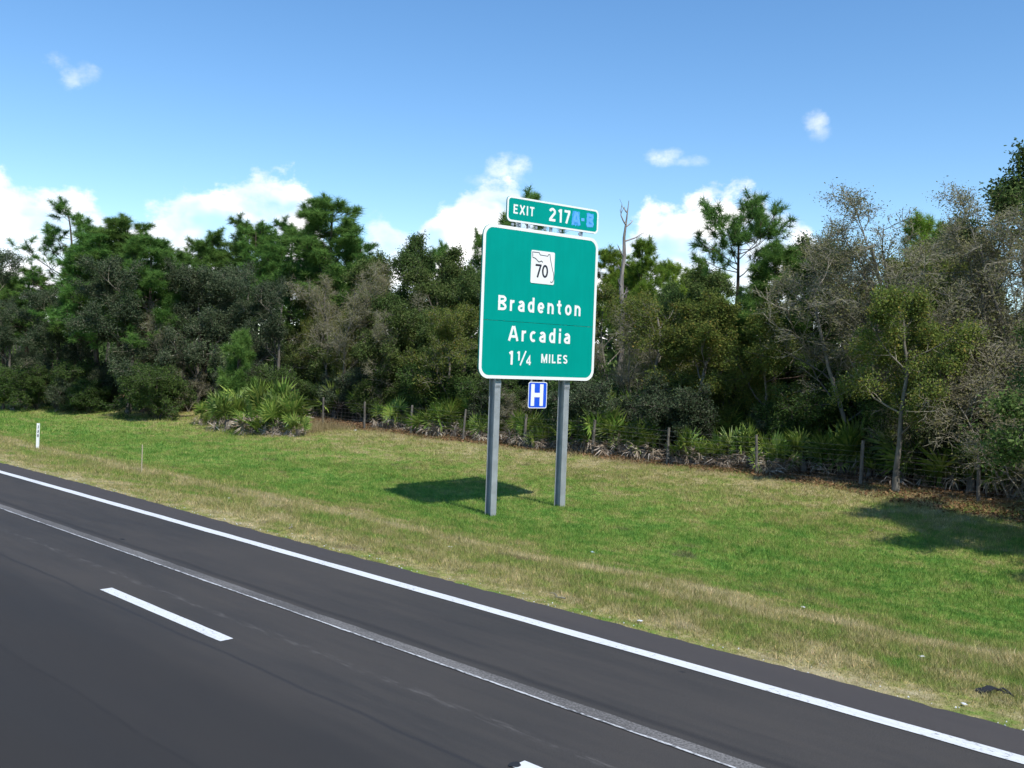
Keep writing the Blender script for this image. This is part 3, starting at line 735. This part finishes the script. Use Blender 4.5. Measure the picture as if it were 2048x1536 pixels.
def make_oak(name, seed, H=9.0, leaf='oak', bark='bark_oak', tfrac=.78, nl=(10, 6, 6, 5), nleaf=25, size=.098, t0=.22, l1=.52, ang=.95, keep=1.0, spread=.13, up=.05, twig='bark_oak', stems=1, sp=.4):
    rs = np.random.default_rng(seed); tr, cw = MB(), MB()
    Ps, Rs = [], []
    for s in range(stems):
        a = rs.uniform(0, 6.28); ln = 0 if stems == 1 else rs.uniform(.5, 1.1) * sp * H
        P, R = trunk_line(rs, H * tfrac * (1 if stems == 1 else rs.uniform(.75, 1.05)), 8, .013 * H, (math.cos(a) * ln, math.sin(a) * ln), .0145 * H / (stems ** .45), .0045 * H)
        Ps.append(P); Rs.append(R)
    P, R = np.concatenate(Ps), np.concatenate(Rs)
    tubes(tr, P, R, 9, 0, rs)
    A, AR = grow(rs, P, R, nl[0], t0, 1.0, ang, .22, l1, .45, up, .14, 6, .5)
    B, BR = grow(rs, A, AR, nl[1], .25, 1.0, .8, .25, .55, .4, up, .16, 5, .6, .4)
    C, CR = grow(rs, B, BR, nl[2], .2, 1.0, .8, .3, .6, .4, up * .5, .18, 4, .6, .3)
    D, DR = grow(rs, C, CR, nl[3], .15, 1.0, .8, .3, .6, .3, 0, .2, 3, .65, .22)
    tubes(tr, A, AR, 6, 0, rs); tubes(cw, B, np.maximum(BR, .012), 4, 0, rs)
    tubes(cw, C, np.maximum(CR, .007), 3, 0, rs); tubes(cw, D, np.maximum(DR, .0045), 3, 0, rs)
    if nleaf: leaves(cw, rs, D, nleaf, size, 1, spread, keep=keep)
    return pack(name, tr, cw, [M[bark]], [M[twig], M[leaf]])

PR = {}
PR['pine_a'] = make_pine('pine_a', 3, 13, .46, 38, 3.3, nsub=6)
PR['pine_b'] = make_pine('pine_b', 8, 13, .38, 48, 3.2, nsub=7)
PR['pine_open'] = make_pine('pine_open', 21, 13, .50, 24, 3.8, nsub=5, ntuft=40, wig=.08)
PR['pine_lean'] = make_pine('pine_lean', 14, 11, .74, 20, 2.9, shape='flat', lean=(.5, 0), nsub=5, ntuft=40, wig=.05)
PR['pine_far'] = make_pine('pine_far', 33, 12, .45, 38, 3.2, nsub=6, leaf='pine_far')
PR['pine_sapling'] = make_pine('pine_sapling', 41, 4.2, .12, 26, 1.35, leaf='pine', nsub=3, ntuft=50, wig=.03)
PR['oak_a'] = make_oak('oak_a', 2, 9, 'oak')
PR['oak_b'] = make_oak('oak_b', 5, 9, 'oak', nl=(11, 6, 6, 5), l1=.42)
PR['oak_grey'] = make_oak('oak_grey', 7, 9, 'oak_grey', twig='twig_grey', nleaf=23, size=.092, t0=.12)
PR['rust_a'] = make_oak('rust_a', 9, 8, 'rust', bark='bark_grey', twig='bark_oak', t0=.15, nleaf=22, size=.096)
PR['rust_b'] = make_oak('rust_b', 12, 8, 'rust', bark='bark_grey', twig='twig_grey', t0=.3, nleaf=15, size=.092, keep=.9)
PR['rust_c'] = make_oak('rust_c', 52, 8, 'rust', bark='bark_grey', twig='twig_grey', t0=.28, nleaf=18, size=.092, l1=.46)
PR['bare_a'] = make_oak('bare_a', 15, 9, 'olive', bark='bark_grey', twig='twig_grey', nl=(8, 7, 7, 5), stems=4, sp=.30, t0=.22, l1=.46, ang=.55, up=.08, nleaf=4, size=.06)
PR['bare_b'] = make_oak('bare_b', 18, 9, 'olive', bark='bark_grey', twig='twig_grey', nl=(9, 7, 7, 5), stems=3, sp=.35, t0=.2, l1=.48, ang=.7, up=.04, nleaf=3, size=.06)
PR['bush_bare'] = make_oak('bush_bare', 25, 4, 'olive', bark='bark_grey', twig='twig_grey', nl=(7, 6, 5, 4), stems=5, sp=.45, t0=.1, l1=.6, ang=.7, up=.0, nleaf=2, size=.07)
PR['shrub_a'] = make_oak('shrub_a', 27, 3, 'shrub', nl=(7, 5, 5, 4), stems=4, sp=.4, t0=.05, l1=.6, ang=.8, nleaf=12, size=.085, spread=.07)
PR['shrub_b'] = make_oak('shrub_b', 29, 3, 'oak_grey', nl=(7, 5, 5, 4), stems=4, sp=.5, t0=.05, l1=.6, ang=.8, nleaf=12, size=.08, spread=.07)

RT_ = random.Random(77)
def place(kind, pos, height, wide=1.0, name='oak_tree', label='', cat='tree', group=None, rz=None, tilt=(0, 0), apex=False):
    pr = PR[kind]; s = height / pr['h']
    rz = RT_.uniform(0, 6.28) if rz is None else rz
    if apex:
        ax, ay = pr['apex'] * s * wide; dx, dy = ax * math.cos(rz) - ay * math.sin(rz), ax * math.sin(rz) + ay * math.cos(rz); pos = (pos[0] - min(max(dx, -2.0), .4), pos[1] - min(max(dy, -2.0), 2.0))
    root = link(name, None, loc=(pos[0], pos[1], float(gz(pos[0], pos[1])) - .05), rot=(tilt[0], tilt[1], rz), scale=(s * wide, s * wide, s))
    link('trunk', pr['trunk'], root); link('crown', pr['crown'], root)
    return tag(root, label, cat, group)
def tree(kind, px, ytop, X, wide=1.0, **kw):
    if px > 620: X += 1.0
    kw.setdefault('rz', random.Random(int(px * 7 + ytop)).uniform(0, 6.28))
    q = at_x(px, ytop, X); return place(kind, q, q[2] - float(gz(q[0], q[1])), wide, apex=True, **kw)

def near(px):
    for lim, w in ((200, 'past the white marker post'), (380, 'past the thin wooden stake'), (640, 'at the back of the bright palmetto clump'), (960, 'between the palmetto clump and the sign'), (1200, 'behind the two sign posts'),
                   (1330, 'at the foot of the silvery snag'), (1620, 'below the broad yellow-brown oak'), (1850, 'around the pale-trunked oak'), (9999, 'under the bare grey bushes')):
        if px < lim: return w
gp = 'pines rising above the roadside wood'
tree('pine_open', 122, 392, 27, 1.3, name='pine_tree', label='tall open-crowned pine with forked limbs, standing apart against white cloud', group=gp)
tree('pine_b', 245, 425, 27, 1.45, name='pine_tree', label='broad dense dark pine beside the open-crowned pine', group=gp)
tree('pine_b', 165, 480, 28, 1.35, name='pine_tree', label='shorter dark pine squeezed between open-crowned pine and broad dense pine', group=gp)
tree('pine_a', 62, 530, 25.5, 1.6, name='pine_tree', label='low-limbed dark pine whose branches reach over the marker post', group=gp)
tree('pine_b', 15, 545, 26, 1.3, name='pine_tree', label='dark pine with low sweeping branches past the open-crowned pine', group=gp)
tree('pine_a', 318, 478, 29, 1.35, name='pine_tree', label='dark pine filling the gap beside the broad dense pine', group=gp)
tree('pine_b', 205, 455, 26, 1.5, name='pine_tree', label='full-crowned dark pine rising behind the marker post thicket', group=gp)
tree('pine_b', 292, 462, 26.5, 1.35, name='pine_tree', label='round dark pine crown above the thicket past the wooden stake', group=gp)
sg = 'pine of the group of slash pines beside the tallest round-topped pine'
for px, yt, X in ((412, 475, 33), (440, 452, 34), (478, 425, 35), (525, 440, 36), (568, 430, 36), (600, 462, 38)):
    tree('pine_a' if px != 525 else 'pine_b', px, yt, X, 1.25, name='pine_tree', label=sg, group='group of slash pines')
tree('pine_b', 648, 386, 35, 1.6, name='pine_tree', label='tallest round-topped pine with full crown, left of the green sign across the wood', group=gp)
tree('pine_b', 716, 470, 38, 1.2, name='pine_tree', label='shorter pine tucked against the shoulder of the round-topped pine', group=gp)
tree('pine_a', 885, 478, 39, .8, name='pine_tree', label='pine top peeping above the dark oaks beside the sign', group=gp)
tree('pine_open', 1045, 366, 37, 1.0, name='pine_tree', label='pine whose tufted top shows just above the exit panel', group=gp)
tree('pine_a', 955, 455, 39, .8, name='pine_tree', label='pine partly hidden behind the upper left of the sign', group=gp)
tree('pine_lean', 1478, 378, 35, 1.0, name='pine_tree', label='flat-topped pine with bare dark leaning trunk clear against the sky', group=gp, rz=.6)
tree('pine_b', 1555, 475, 34, 1.3, name='pine_tree', label='bushy green pine just below the flat-topped pine', group=gp)
tree('pine_far', 1290, 470, 46, .95, name='pine_tree', label='yellow-green sunlit pine next to the dead snag', group=gp)
fl = 'distant yellow-green pine showing through the gap past the snag'
for px, yt, X in ((1218, 490, 50), (1340, 518, 55), (1395, 535, 56), (1265, 525, 58), (1440, 540, 60)):
    tree('pine_far', px, yt, X, 1.35, name='pine_tree', label=fl, group='distant yellow-green pines')
tree('pine_far', 1838, 420, 42, 1.1, name='pine_tree', label='yellow-green pine top between the bare grey-twigged trees', group=gp)
tree('pine_far', 1890, 440, 44, .8, name='pine_tree', label='smaller yellow-green pine top behind bare twigs', group=gp)
tree('pine_sapling', 485, 650, 27.5, .8, name='pine_sapling', label='bright green young pine rising out of the palmetto clump', cat='young tree')

lg = 'grey-green oak of the dark thicket behind the palmetto clump'
for px, yt, X, wd in ((20, 590, 24, 1.0), (110, 570, 24.5, 1.1), (185, 540, 26, 1.0), (265, 500, 26, 1.1), (345, 515, 27.5, 1.1), (420, 535, 29, 1.1), (490, 520, 31.5, 1.1), (560, 550, 31.5, 1.0)):
    tree('oak_grey', px, yt, X, wd, name='oak_tree', label='dark grey-green oak ' + near(px), group='grey-green oaks of the dark thicket')
mg = 'dark green oak in the dense wood between tall pine and sign'
for k, (px, yt, X, wd) in enumerate(((640, 560, 34, 1.0), (760, 500, 35, 1.1), (895, 488, 34, 1.1), (940, 525, 33, 1.0))):
    tree('oak_a' if k % 2 else 'oak_b', px, yt, X, wd, name='oak_tree', label=mg, group='dark green oaks in the dense wood')
tree('oak_b', 828, 462, 35, .95, name='oak_tree', label='dark oak whose knobbly crown stands above the other oaks beside the sign', group='dark green oaks in the dense wood')
bg = 'dark oak standing behind the green sign'
for px, yt, X in ((1010, 560, 34), (1085, 570, 33.5), (1160, 575, 34.5)): tree('oak_b', px, yt, X, 1.0, name='oak_tree', label=bg, group='oaks behind the sign')
rg = 'dark oak behind the turning yellow-brown trees and below flat-topped pine'
for px, yt, X in ((1345, 560, 38), (1405, 515, 38), (1520, 545, 37), (1610, 465, 37), (1655, 470, 36)): tree('oak_a', px, yt, X, .95, name='oak_tree', label=rg, group='oaks below the flat-topped pine')
tree('oak_b', 2065, 285, 36, 1.1, name='oak_tree', label='tall dark blue-green oak rising above the bare twigs', group='dark green oaks in the dense wood')
tree('oak_a', 1975, 520, 36, 1.0, name='oak_tree', label='dark oak half hidden behind tall bare grey-twigged trees', group='dark green oaks in the dense wood')
tg = 'trees with turning leaves'
tree('rust_a', 1420, 575, 31.6, 1.25, name='turning_oak', label='broad low oak with yellow-brown speckled leaves behind the fence palmettos', group=tg)
tree('rust_b', 1290, 575, 33, 1.1, name='turning_oak', label='thin brownish oak beside the lower part of the snag', group=tg)
tree('rust_a', 1540, 600, 32, 1.0, name='turning_oak', label='green and yellow oak next to the broad speckled oak', group=tg)
tree('rust_b', 1215, 560, 33.5, .9, name='turning_oak', label='brown-leaved slim tree right behind the sign edge', group=tg)
tree('rust_a', 1840, 480, 33.5, .95, name='turning_oak', label='orange-speckled oak between the two bare grey-twigged trees', group=tg)
tree('rust_b', 930, 600, 31.5, 1.0, name='turning_oak', label='yellowish thin-leaved oak hugging the left edge of the sign', group=tg)
q = hit(1791, 984)
place('rust_c', q, 6.3, 1.0, 'turning_oak', 'oak with pale grey trunk standing in the brown leaf litter', 'tree', tg)
wg = 'bare grey-twigged trees'
tree('bare_a', 1735, 382, 32.0, 1.25, name='bare_tree', label='large bare tree of fanned grey limbs with sparse olive leaves', group=wg)
tree('bare_b', 1640, 465, 32.5, 1.2, name='bare_tree', label='bare grey tree between the bushy pine and the fanned bare tree', group=wg)
tree('bare_a', 1935, 372, 32.5, 1.1, name='bare_tree', label='tall bare tree with thin upright twigs under the blue-green oak', group=wg)
tree('bare_b', 2035, 410, 31.2, 1.1, name='bare_tree', label='bare grey tree with drooping twigs over the shaded leaf litter', group=wg)
tree('bare_a', 700, 505, 32, 1.05, name='bare_tree', label='bare pale-limbed tree below the tallest pine', group=wg)
tree('bare_b', 840, 580, 32, .9, name='bare_tree', label='small bare tree in front of the knobbly dark oak', group=wg)
tree('bare_b', 1235, 610, 32, .9, name='bare_tree', label='bare grey-brown tree in front of the snag', group=wg)
tree('bare_b', 300, 600, 26.5, .9, name='bare_tree', label='bare grey tree tangled in the dark thicket past the stake', group=wg)
bb = 'bare grey bush with drooping twigs at the shaded wood edge'
for px, yt, X in ((1985, 640, 30.3), (2045, 700, 29.6), (1930, 760, 30.8), (2075, 800, 28.8)): tree('bush_bare', px, yt, X, 1.1, name='bare_bush', label=bb, cat='bush', group='bare bushes at the shaded wood edge')
tree('bush_bare', 352, 730, 27.2, 1.0, name='bare_bush', label='bare pale-twigged bush beside the palmetto clump', cat='bush')
tree('bush_bare', 1015, 770, 30.6, 1.0, name='bare_bush', label='bare twiggy bush seen between the two sign posts', cat='bush')

# off to the side of the picture: the trees whose shadow lies over the verge
for x, y, hgt in ((25.0, 2.7, 9.3), (25.8, 4.3, 8.4), (28.5, .5, 9.5), (27.0, -5.0, 9.0), (33, 3.0, 10)):
    place('oak_a', (x, y), hgt, 1.15, 'oak_tree', 'dark oak leaning over the verge and shading the leaf litter', 'tree', 'oaks shading the verge')
for x, y, hgt in ((24, 74, 10), (27, 84, 12), (23, 92, 11), (30, 100, 12)):
    place('oak_grey', (x, y), hgt, 1.15, 'oak_tree', lg, 'tree', 'grey-green oaks of the dark thicket')

# dead snag
def snag():
    rs = np.random.default_rng(64); q = at_x(1250, 398, 36); H = q[2] - float(gz(36, q[1])); tr = MB()
    t = np.linspace(0, 1, 14); P = np.stack([.22 * np.sin(3 * t) + rs.normal(0, .07, 14) - .15, rs.normal(0, .07, 14), H * t], 1)[None]
    P[0, -4:, 0] += np.array([.05, .16, .3, .34]); R = np.interp(t, [0, .6, .8, .9, 1], [.18, .12, .085, .05, .012])[None]; R[0, 9] = .09
    tubes(tr, P, R, 9, 0, rs)
    root = link('dead_tree', None, loc=(36, q[1], float(gz(36, q[1])) - .05), rot=(0, 0, SANG)); tag(root, 'bare silvery dead tree trunk with broken stubs above the wood', 'dead tree')
    link('trunk', tr.mesh('snag_trunk', [M['snag']]), root)
    for z, dx, dz, ln in ((.90, -.55, .35, .8), (.89, .5, .15, .45), (.83, .9, .25, 1.0), (.77, -.6, .35, .6), (.74, .4, .1, .4), (.64, -.4, .3, .5), (.60, .5, .25, .7), (.70, .3, .4, .35), (.95, -.2, .3, .3)):
        mb = MB(); p0 = np.array([np.interp(z, t, P[0, :, k]) for k in range(3)]); d = unit(np.array([dx, rs.normal(0, .25), dz])); pts = [p0]
        for k in range(4): d = unit(d + rs.normal(0, .2, 3) + np.array([0, 0, .06])); pts.append(pts[-1] + d * ln * 1.35 / 4)
        B = np.array(pts)[None]; BR = np.linspace(.045, .014, 5)[None]; tubes(mb, B, BR, 5, 0, rs)
        T, TR = grow(rs, B, BR, 3, .4, 1, .7, .2, .35, .2, .1, .15, 3, .6); tubes(mb, T, np.maximum(TR, .008), 3, 0, rs)
        link('broken_branch', mb.mesh('broken_branch', [M['snag']]), root)
snag()
# thin pale trunks in the shade
st = 'slender pale-barked young tree in the shade behind the wire fence'
for px, yt, X in ((632, 600, 33), (640, 620, 32), (700, 640, 33.5), (712, 610, 32.5), (742, 640, 34), (668, 640, 36)):
    tree('rust_b', px, yt, X, .55, name='young_tree', label=st, group='slender trees in the shade', cat='tree')

# undergrowth
ru = random.Random(9)
for k in range(46):
    px = 2150 * (k + ru.random()) / 46 - 60; X = ru.uniform(31.6, 36) if px > 620 else ru.uniform(22.6, 26.0) + px / 190
    if 370 < px < 700: X = max(X, ru.uniform(29.8, 32))
    v = ray(px, 760); y = v[1] * X / v[0]
    place('shrub_a' if k % 3 else 'shrub_b', (X, y), ru.uniform(2.0, 3.6), 1.15, 'shrub', ('dark green leafy shrub ' if k % 3 else 'grey-green small-leaved shrub ') + near(px), 'shrub', 'shrubs of the undergrowth ' + near(px))

for k in range(9):
    place('shrub_a', (ru.uniform(29.5, 35), 5 - 2.2 * k), ru.uniform(2, 3.4), 1.15, 'shrub', 'dark green leafy shrub beneath the oaks leaning over the verge', 'shrub', 'shrubs beneath the shading oaks')
# ------------------------------------------------------------------ saw palmettos
def frond_mesh(name, seed, mat, dead=False):
    rs = np.random.default_rng(seed); mb = MB(); pl = .55
    tubes(mb, np.array([[(0, 0, 0), (pl * .5, 0, .03), (pl, 0, 0)]], float), np.array([[.014, .010, .008]]), 4, 0)
    n = 17; A = np.linspace(-110, 110, n) + rs.normal(0, 3, n)
    for a in np.radians(A):
        L = (.60 - .12 * abs(a) / 2) * rs.uniform(.85, 1.1); w = .027
        d = np.array([math.cos(a), math.sin(a), .28 * math.cos(a * .9)]); s = np.array([-math.sin(a), math.cos(a), 0]) * w
        o = np.array([pl, 0, 0]); dr = np.array([0, 0, -rs.uniform(.02, .14) * (3 if dead else 1)])
        if dead: d = unit(d + rs.normal(0, .25, 3)); s *= .8
        V = [o + s * .3, o - s * .3, o + d * L * .55 + s, o + d * L * .55 - s - np.array([0, 0, .012]), o + d * L + dr]
        mb.add(V, [(0, 1, 3, 2)], 0, [rs.random()]); mb.add(V, [(2, 3, 4)], 0, [rs.random()])
    return mb.mesh(name, [mat])
FG = [frond_mesh('frond_green', 100 + k, M['palm']) for k in range(5)]
FD = [frond_mesh('frond_dead', 200 + k, M['palm_dead'], True) for k in range(3)]
stem = MB(); tubes(stem, np.array([[(0, 0, -.1), (.02, 0, .15), (0, .02, .34)]], float), np.array([[.11, .10, .08]]), 7); stem = stem.mesh('palmetto_stem', [M['bark_oak']])
rp = random.Random(31)
def palmetto(x, y, s, label, group, ngreen=10, ndead=6):
    s *= rp.uniform(.65, 1.08); z = float(gz(x, y)); root = link('saw_palmetto', None, loc=(x, y, z), rot=(rp.uniform(-.2, .2), rp.uniform(-.2, .2), rp.uniform(0, 6.28)), scale=(s, s, s)); tag(root, label, 'palmetto', group)
    link('stem', stem, root)
    for k in range(ngreen):
        link('frond', rp.choice(FG), root, (0, 0, .3 + rp.uniform(-.08, .05)), (rp.uniform(-1.0, 1.0), -math.radians(rp.uniform(5, 80)), k * 2.4 + rp.uniform(-.4, .4)), (rp.uniform(.8, 1.15),) * 3)
    for k in range(ndead):
        link('dead_frond', rp.choice(FD), root, (0, 0, .28), (rp.uniform(-1.2, 1.2), math.radians(rp.uniform(-12, 28)), k * 2.4 + rp.uniform(-.6, .6)), (rp.uniform(.65, .95),) * 3)
def palm_px(px, X, s, label, group, **kw):
    v = ray(px, 850); palmetto(X, v[1] * X / v[0], s, label, group, **kw)
ca = 'saw palmetto in the bright clump spilling onto the grass below the young pine'
for px, X, s in ((400, 25.3, 1.15), (428, 25.6, 1.0), (455, 24.9, 1.2), (480, 25.8, 1.35), (505, 25.0, 1.25), (530, 25.9, 1.3), (552, 25.2, 1.1), (578, 26.0, 1.3), (598, 25.6, 1.05), (440, 26.6, 1.5), (500, 27.2, 1.6), (560, 27.4, 1.5), (465, 27.6, 1.5)):
    palm_px(px, X, s * 1.22, ca, 'palmettos of the bright clump')
for px, X, s in ((765, 30.2, 1.0), (800, 30.4, 1.1), (840, 30.0, 1.1), (868, 29.9, 1.25), (890, 30.1, 1.4), (905, 30.5, 1.2), (1045, 29.7, 1.2), (1062, 29.9, 1.35), (1082, 29.6, 1.25), (1105, 29.9, 1.1), (1150, 29.8, 1.2), (1180, 29.7, 1.1),
                 (1205, 29.8, 1.3), (1232, 30.0, 1.15), (1262, 30.3, 1.3), (1290, 29.9, 1.2), (1312, 30.4, 1.3), (1360, 29.8, 1.15), (1385, 29.9, 1.2), (1410, 30.2, 1.1), (1440, 29.9, 1.2), (1470, 30.1, 1.15), (1500, 30.3, 1.2), (1545, 30.0, 1.2), (1575, 30.4, 1.25), (980, 30.0, 1.0), (950, 30.3, 1.1)):
    palm_px(px, X, s, 'saw palmetto with dead fronds at wire fence, ' + near(px), 'palmettos along the wire fence ' + near(px), ngreen=9, ndead=9)
cc = 'green saw palmetto in the deep shade beyond the pale-trunked oak'
for px, X, s in ((1610, 30.8, 1.2), (1650, 31.0, 1.25), (1690, 31.3, 1.3), (1740, 31.2, 1.25), (1810, 30.8, 1.4), (1845, 31.1, 1.5), (1885, 30.6, 1.45), (1920, 30.9, 1.5), (1945, 30.4, 1.4), (1990, 31.2, 1.4), (2030, 30.8, 1.3)):
    palm_px(px, X, s, cc, 'palmettos in the deep shade', ndead=2)
for k in range(34):
    px = 600 + 1450 * (k + rp.random()) / 34
    palm_px(px, rp.uniform(31.2, 34.5), rp.uniform(1.2, 1.9), 'saw palmetto back under the trees, ' + near(px), 'palmettos of the second row ' + near(px), ngreen=9, ndead=2)
ce = 'saw palmetto at the foot of the dark pines beyond the marker post'
for px, X, s in ((5, 22.3, 1.3), (25, 22.8, 1.5), (50, 23.2, 1.5), (70, 23.8, 1.4), (110, 25.0, 1.3), (290, 26.6, 1.2)):
    palm_px(px, X, s, ce, 'palmettos below the dark pines', ndead=2)

# ------------------------------------------------------------------ stuff: woodland behind, grass, fallen leaves, straw
def woodland():
    rs = np.random.default_rng(91); mb = MB(); n = 760
    X = rs.uniform(40, 66, n); Y = rs.uniform(-18, 150, n); Hh = rs.uniform(3.0, 7.6, n) 
    tips = 150; idx = np.repeat(np.arange(n), tips); Mn = len(idx)
    d = unit(rs.normal(size=(Mn, 3))) * rs.random((Mn, 1)) ** .45
    p = np.stack([X[idx] + d[:, 0] * 2.2, Y[idx] + d[:, 1] * 2.2, np.maximum(Hh[idx] * .55 + d[:, 2] * Hh[idx] * .55, .05)], 1)
    nr = unit(rs.normal(size=(Mn, 3)) + [0, 0, .4]); q = rs.normal(size=(Mn, 3)); u = unit(np.cross(nr, q)); v = np.cross(nr, u); s = rs.uniform(.14, .32, (Mn, 1))
    V = np.stack([p - u * s, p + v * s * .6, p + u * s, p - v * s * .6], 1)
    mb.add(V.reshape(-1, 3), np.arange(Mn * 4).reshape(Mn, 4), 1, np.clip(.6 * rs.random(Mn) + .4 * rs.random(n)[idx], 0, 1))
    m = 260; tx, ty = rs.uniform(37, 62, m), rs.uniform(-15, 140, m); hh = rs.uniform(4, 8, m); k = np.linspace(0, 1, 4)
    P = np.stack([tx[:, None] + rs.normal(0, .15, (m, 4)), ty[:, None] + rs.normal(0, .15, (m, 4)), hh[:, None] * k], -1)
    tubes(mb, P, np.outer(rs.uniform(.06, .16, m), np.linspace(1, .5, 4)), 6, 0, rs)
    o = link('woodland', mb.mesh('woodland', [M['bark_oak'], M['oak']])); tag(o, 'dim mass of leafy wood deep behind the roadside trees', 'woodland', kind='stuff')
woodland()

def blades(rs, x, y, hgt, wd, lean=.5):
    n = len(x); z = gz(x, y) - .006
    a = rs.uniform(0, 2 * np.pi, n); s = np.stack([np.cos(a), np.sin(a), np.zeros(n)], 1) * (wd / 2)[:, None]
    b = rs.uniform(0, 2 * np.pi, n); l = hgt * lean * rs.random(n); base = np.stack([x, y, z], 1)
    tip = base + np.stack([np.cos(b) * l, np.sin(b) * l, hgt * rs.uniform(.55, 1, n)], 1)
    return np.stack([base - s, base + s, tip], 1).reshape(-1, 3)
def grass():
    rs = np.random.default_rng(17); mb = MB(); allv = []; cos0 = math.cos(math.radians(31))
    axis = np.array([RT[2], FW[2]]); axis /= np.linalg.norm(axis)
    for r0, r1, dens in ((10, 15, 2450), (15, 20, 1600), (20, 27, 980), (27, 36, 560), (36, 50, 260), (50, 90, 90)):
        area = (r1 ** 2 - r0 ** 2) * .5 * 1.9; n = int(area * dens)
        r = np.sqrt(rs.uniform(r0 ** 2, r1 ** 2, n)); th = math.atan2(axis[1], axis[0]) + rs.uniform(-1.2, .7, n)
        x, y = r * np.cos(th), r * np.sin(th)
        k = (x > EDGE - .03 + .05 * np.sin(y * .33)) & (x < 31.5); x, y = x[k], y[k]
        patch = .5 + .5 * np.sin(.9 * x + 1.7 * np.sin(.35 * y)) * np.sin(.55 * y + 1.3 * np.sin(.6 * x))
        tuft = np.where(rs.random(len(x)) < .04, 1.7, 1.0); edge = np.clip((x - EDGE + .1) / 1.2, .35, 1)
        hgt = (.045 + .045 * patch + .03 * rs.random(len(x))) * tuft * edge * np.where((x > 12.3) & (x < 14.3), 1.35, 1) * (1 + r1 / 160)
        wd = (.0055 + .00032 * r1) * rs.uniform(.7, 1.3, len(x))
        allv.append(blades(rs, x, y, hgt, wd, .9))
    m = 1500; cx = rs.uniform(10.3, 28.5, m); cyy = rs.uniform(-6.0, 62.0, m); w = rs.random(m) < np.where((cx > 11.8) & (cx < 14.8), .9, .35); cx, cyy = cx[w], cyy[w]
    rad = rs.uniform(.06, .28, len(cx)); cnt = (60 * rad / .2).astype(int) + 12; idx = np.repeat(np.arange(len(cx)), cnt)
    x = cx[idx] + rs.normal(0, 1, len(idx)) * rad[idx] * .5; y = cyy[idx] + rs.normal(0, 1, len(idx)) * rad[idx] * .7; k = x > EDGE + .12; x, y, idx = x[k], y[k], idx[k]
    allv.append(blades(rs, x, y, rs.uniform(.07, .17, len(x)) * (.6 + rad[idx] * 2), rs.uniform(.009, .018, len(x)), 1.1))
    V = np.concatenate(allv); n = len(V) // 3
    mb.add(V, np.arange(n * 3).reshape(n, 3), 0, rs.random(n))
    o = link('grass', mb.mesh('grass', [M['grass']])); tag(o, 'short mown grass, green in the swale and straw-dry by the road', 'grass', kind='stuff')
    return n
grass()
def fallen():
    rs = np.random.default_rng(23); n = 34000; x = 28.6 + rs.gamma(2.0, .8, n); y = rs.uniform(-16, 60, n); k = x < 34; x, y = x[k], y[k]; x -= np.clip((15 - y) / 8, 0, 1) * 2.2; n = len(x)
    p = np.stack([x, y, gz(x, y) + rs.uniform(.015, .07, n)], 1); nr = unit(rs.normal(size=(n, 3)) * .6 + [0, 0, 1]); u = unit(np.cross(nr, rs.normal(size=(n, 3)))); v = np.cross(nr, u); s = rs.uniform(.03, .07, (n, 1))
    V = np.stack([p - u * s, p + v * s * .6, p + u * s, p - v * s * .6], 1).reshape(-1, 3)
    o = link('fallen_leaves', MB().add(V, np.arange(n * 4).reshape(n, 4), 0, rs.random(n)).mesh('fallen_leaves', [M['leaf_litter']])); tag(o, 'brown fallen leaves covering the ground under the wood edge', 'leaf litter', kind='stuff')
fallen()
def tall_grass():
    rs = np.random.default_rng(29); Vs = []
    for px, X, m, hh in ((618, 26.8, 420, .8), (640, 27.8, 420, .75), (665, 28.3, 320, .6), (690, 28.6, 200, .5), (600, 27.6, 250, .7), (760, 28.8, 160, .35), (850, 28.8, 160, .35), (1150, 28.7, 160, .35), (1260, 28.6, 160, .3)):
        v = ray(px, 850); x = rs.normal(X, .35, m); y = rs.normal(v[1] * X / v[0], .5, m); Vs.append(blades(rs, x, y, hh * rs.uniform(.4, 1.15, m), np.full(m, .016), .6))
    V = np.concatenate(Vs); n = len(V) // 3
    o = link('tall_dry_grass', MB().add(V, np.arange(n * 3).reshape(n, 3), 0, rs.random(n)).mesh('tall_dry_grass', [M['straw']])); tag(o, 'tall straw-coloured grass standing along the foot of the fence', 'tall grass', kind='stuff')
tall_grass()
def debris():
    rs = np.random.default_rng(37); n = 420; y = rs.uniform(1.5, 60, n) ; x = EDGE + .06 + rs.gamma(1.5, .12, n)
    mb = MB(); s = rs.uniform(.004, .013, (n, 1)); p = np.stack([x, y, gz(x, y) + .02], 1); a = unit(rs.normal(size=(n, 3))); b = unit(np.cross(a, rs.normal(size=(n, 3)))); c = np.cross(a, b)
    V = np.stack([p + a * s, p + b * s, p - a * s, p - b * s, p + c * s * .7, p - c * s * .7], 1).reshape(-1, 3); k = np.arange(n)[:, None] * 6
    F = np.concatenate([k + np.array(f) for f in ((0, 1, 4), (1, 2, 4), (2, 3, 4), (3, 0, 4), (1, 0, 5), (2, 1, 5), (3, 2, 5), (0, 3, 5))])
    o = link('roadside_grit', mb.add(V, F).mesh('roadside_grit', [M['litter']])); tag(o, 'pale specks of grit along the ragged pavement edge', 'grit', kind='stuff')
debris()
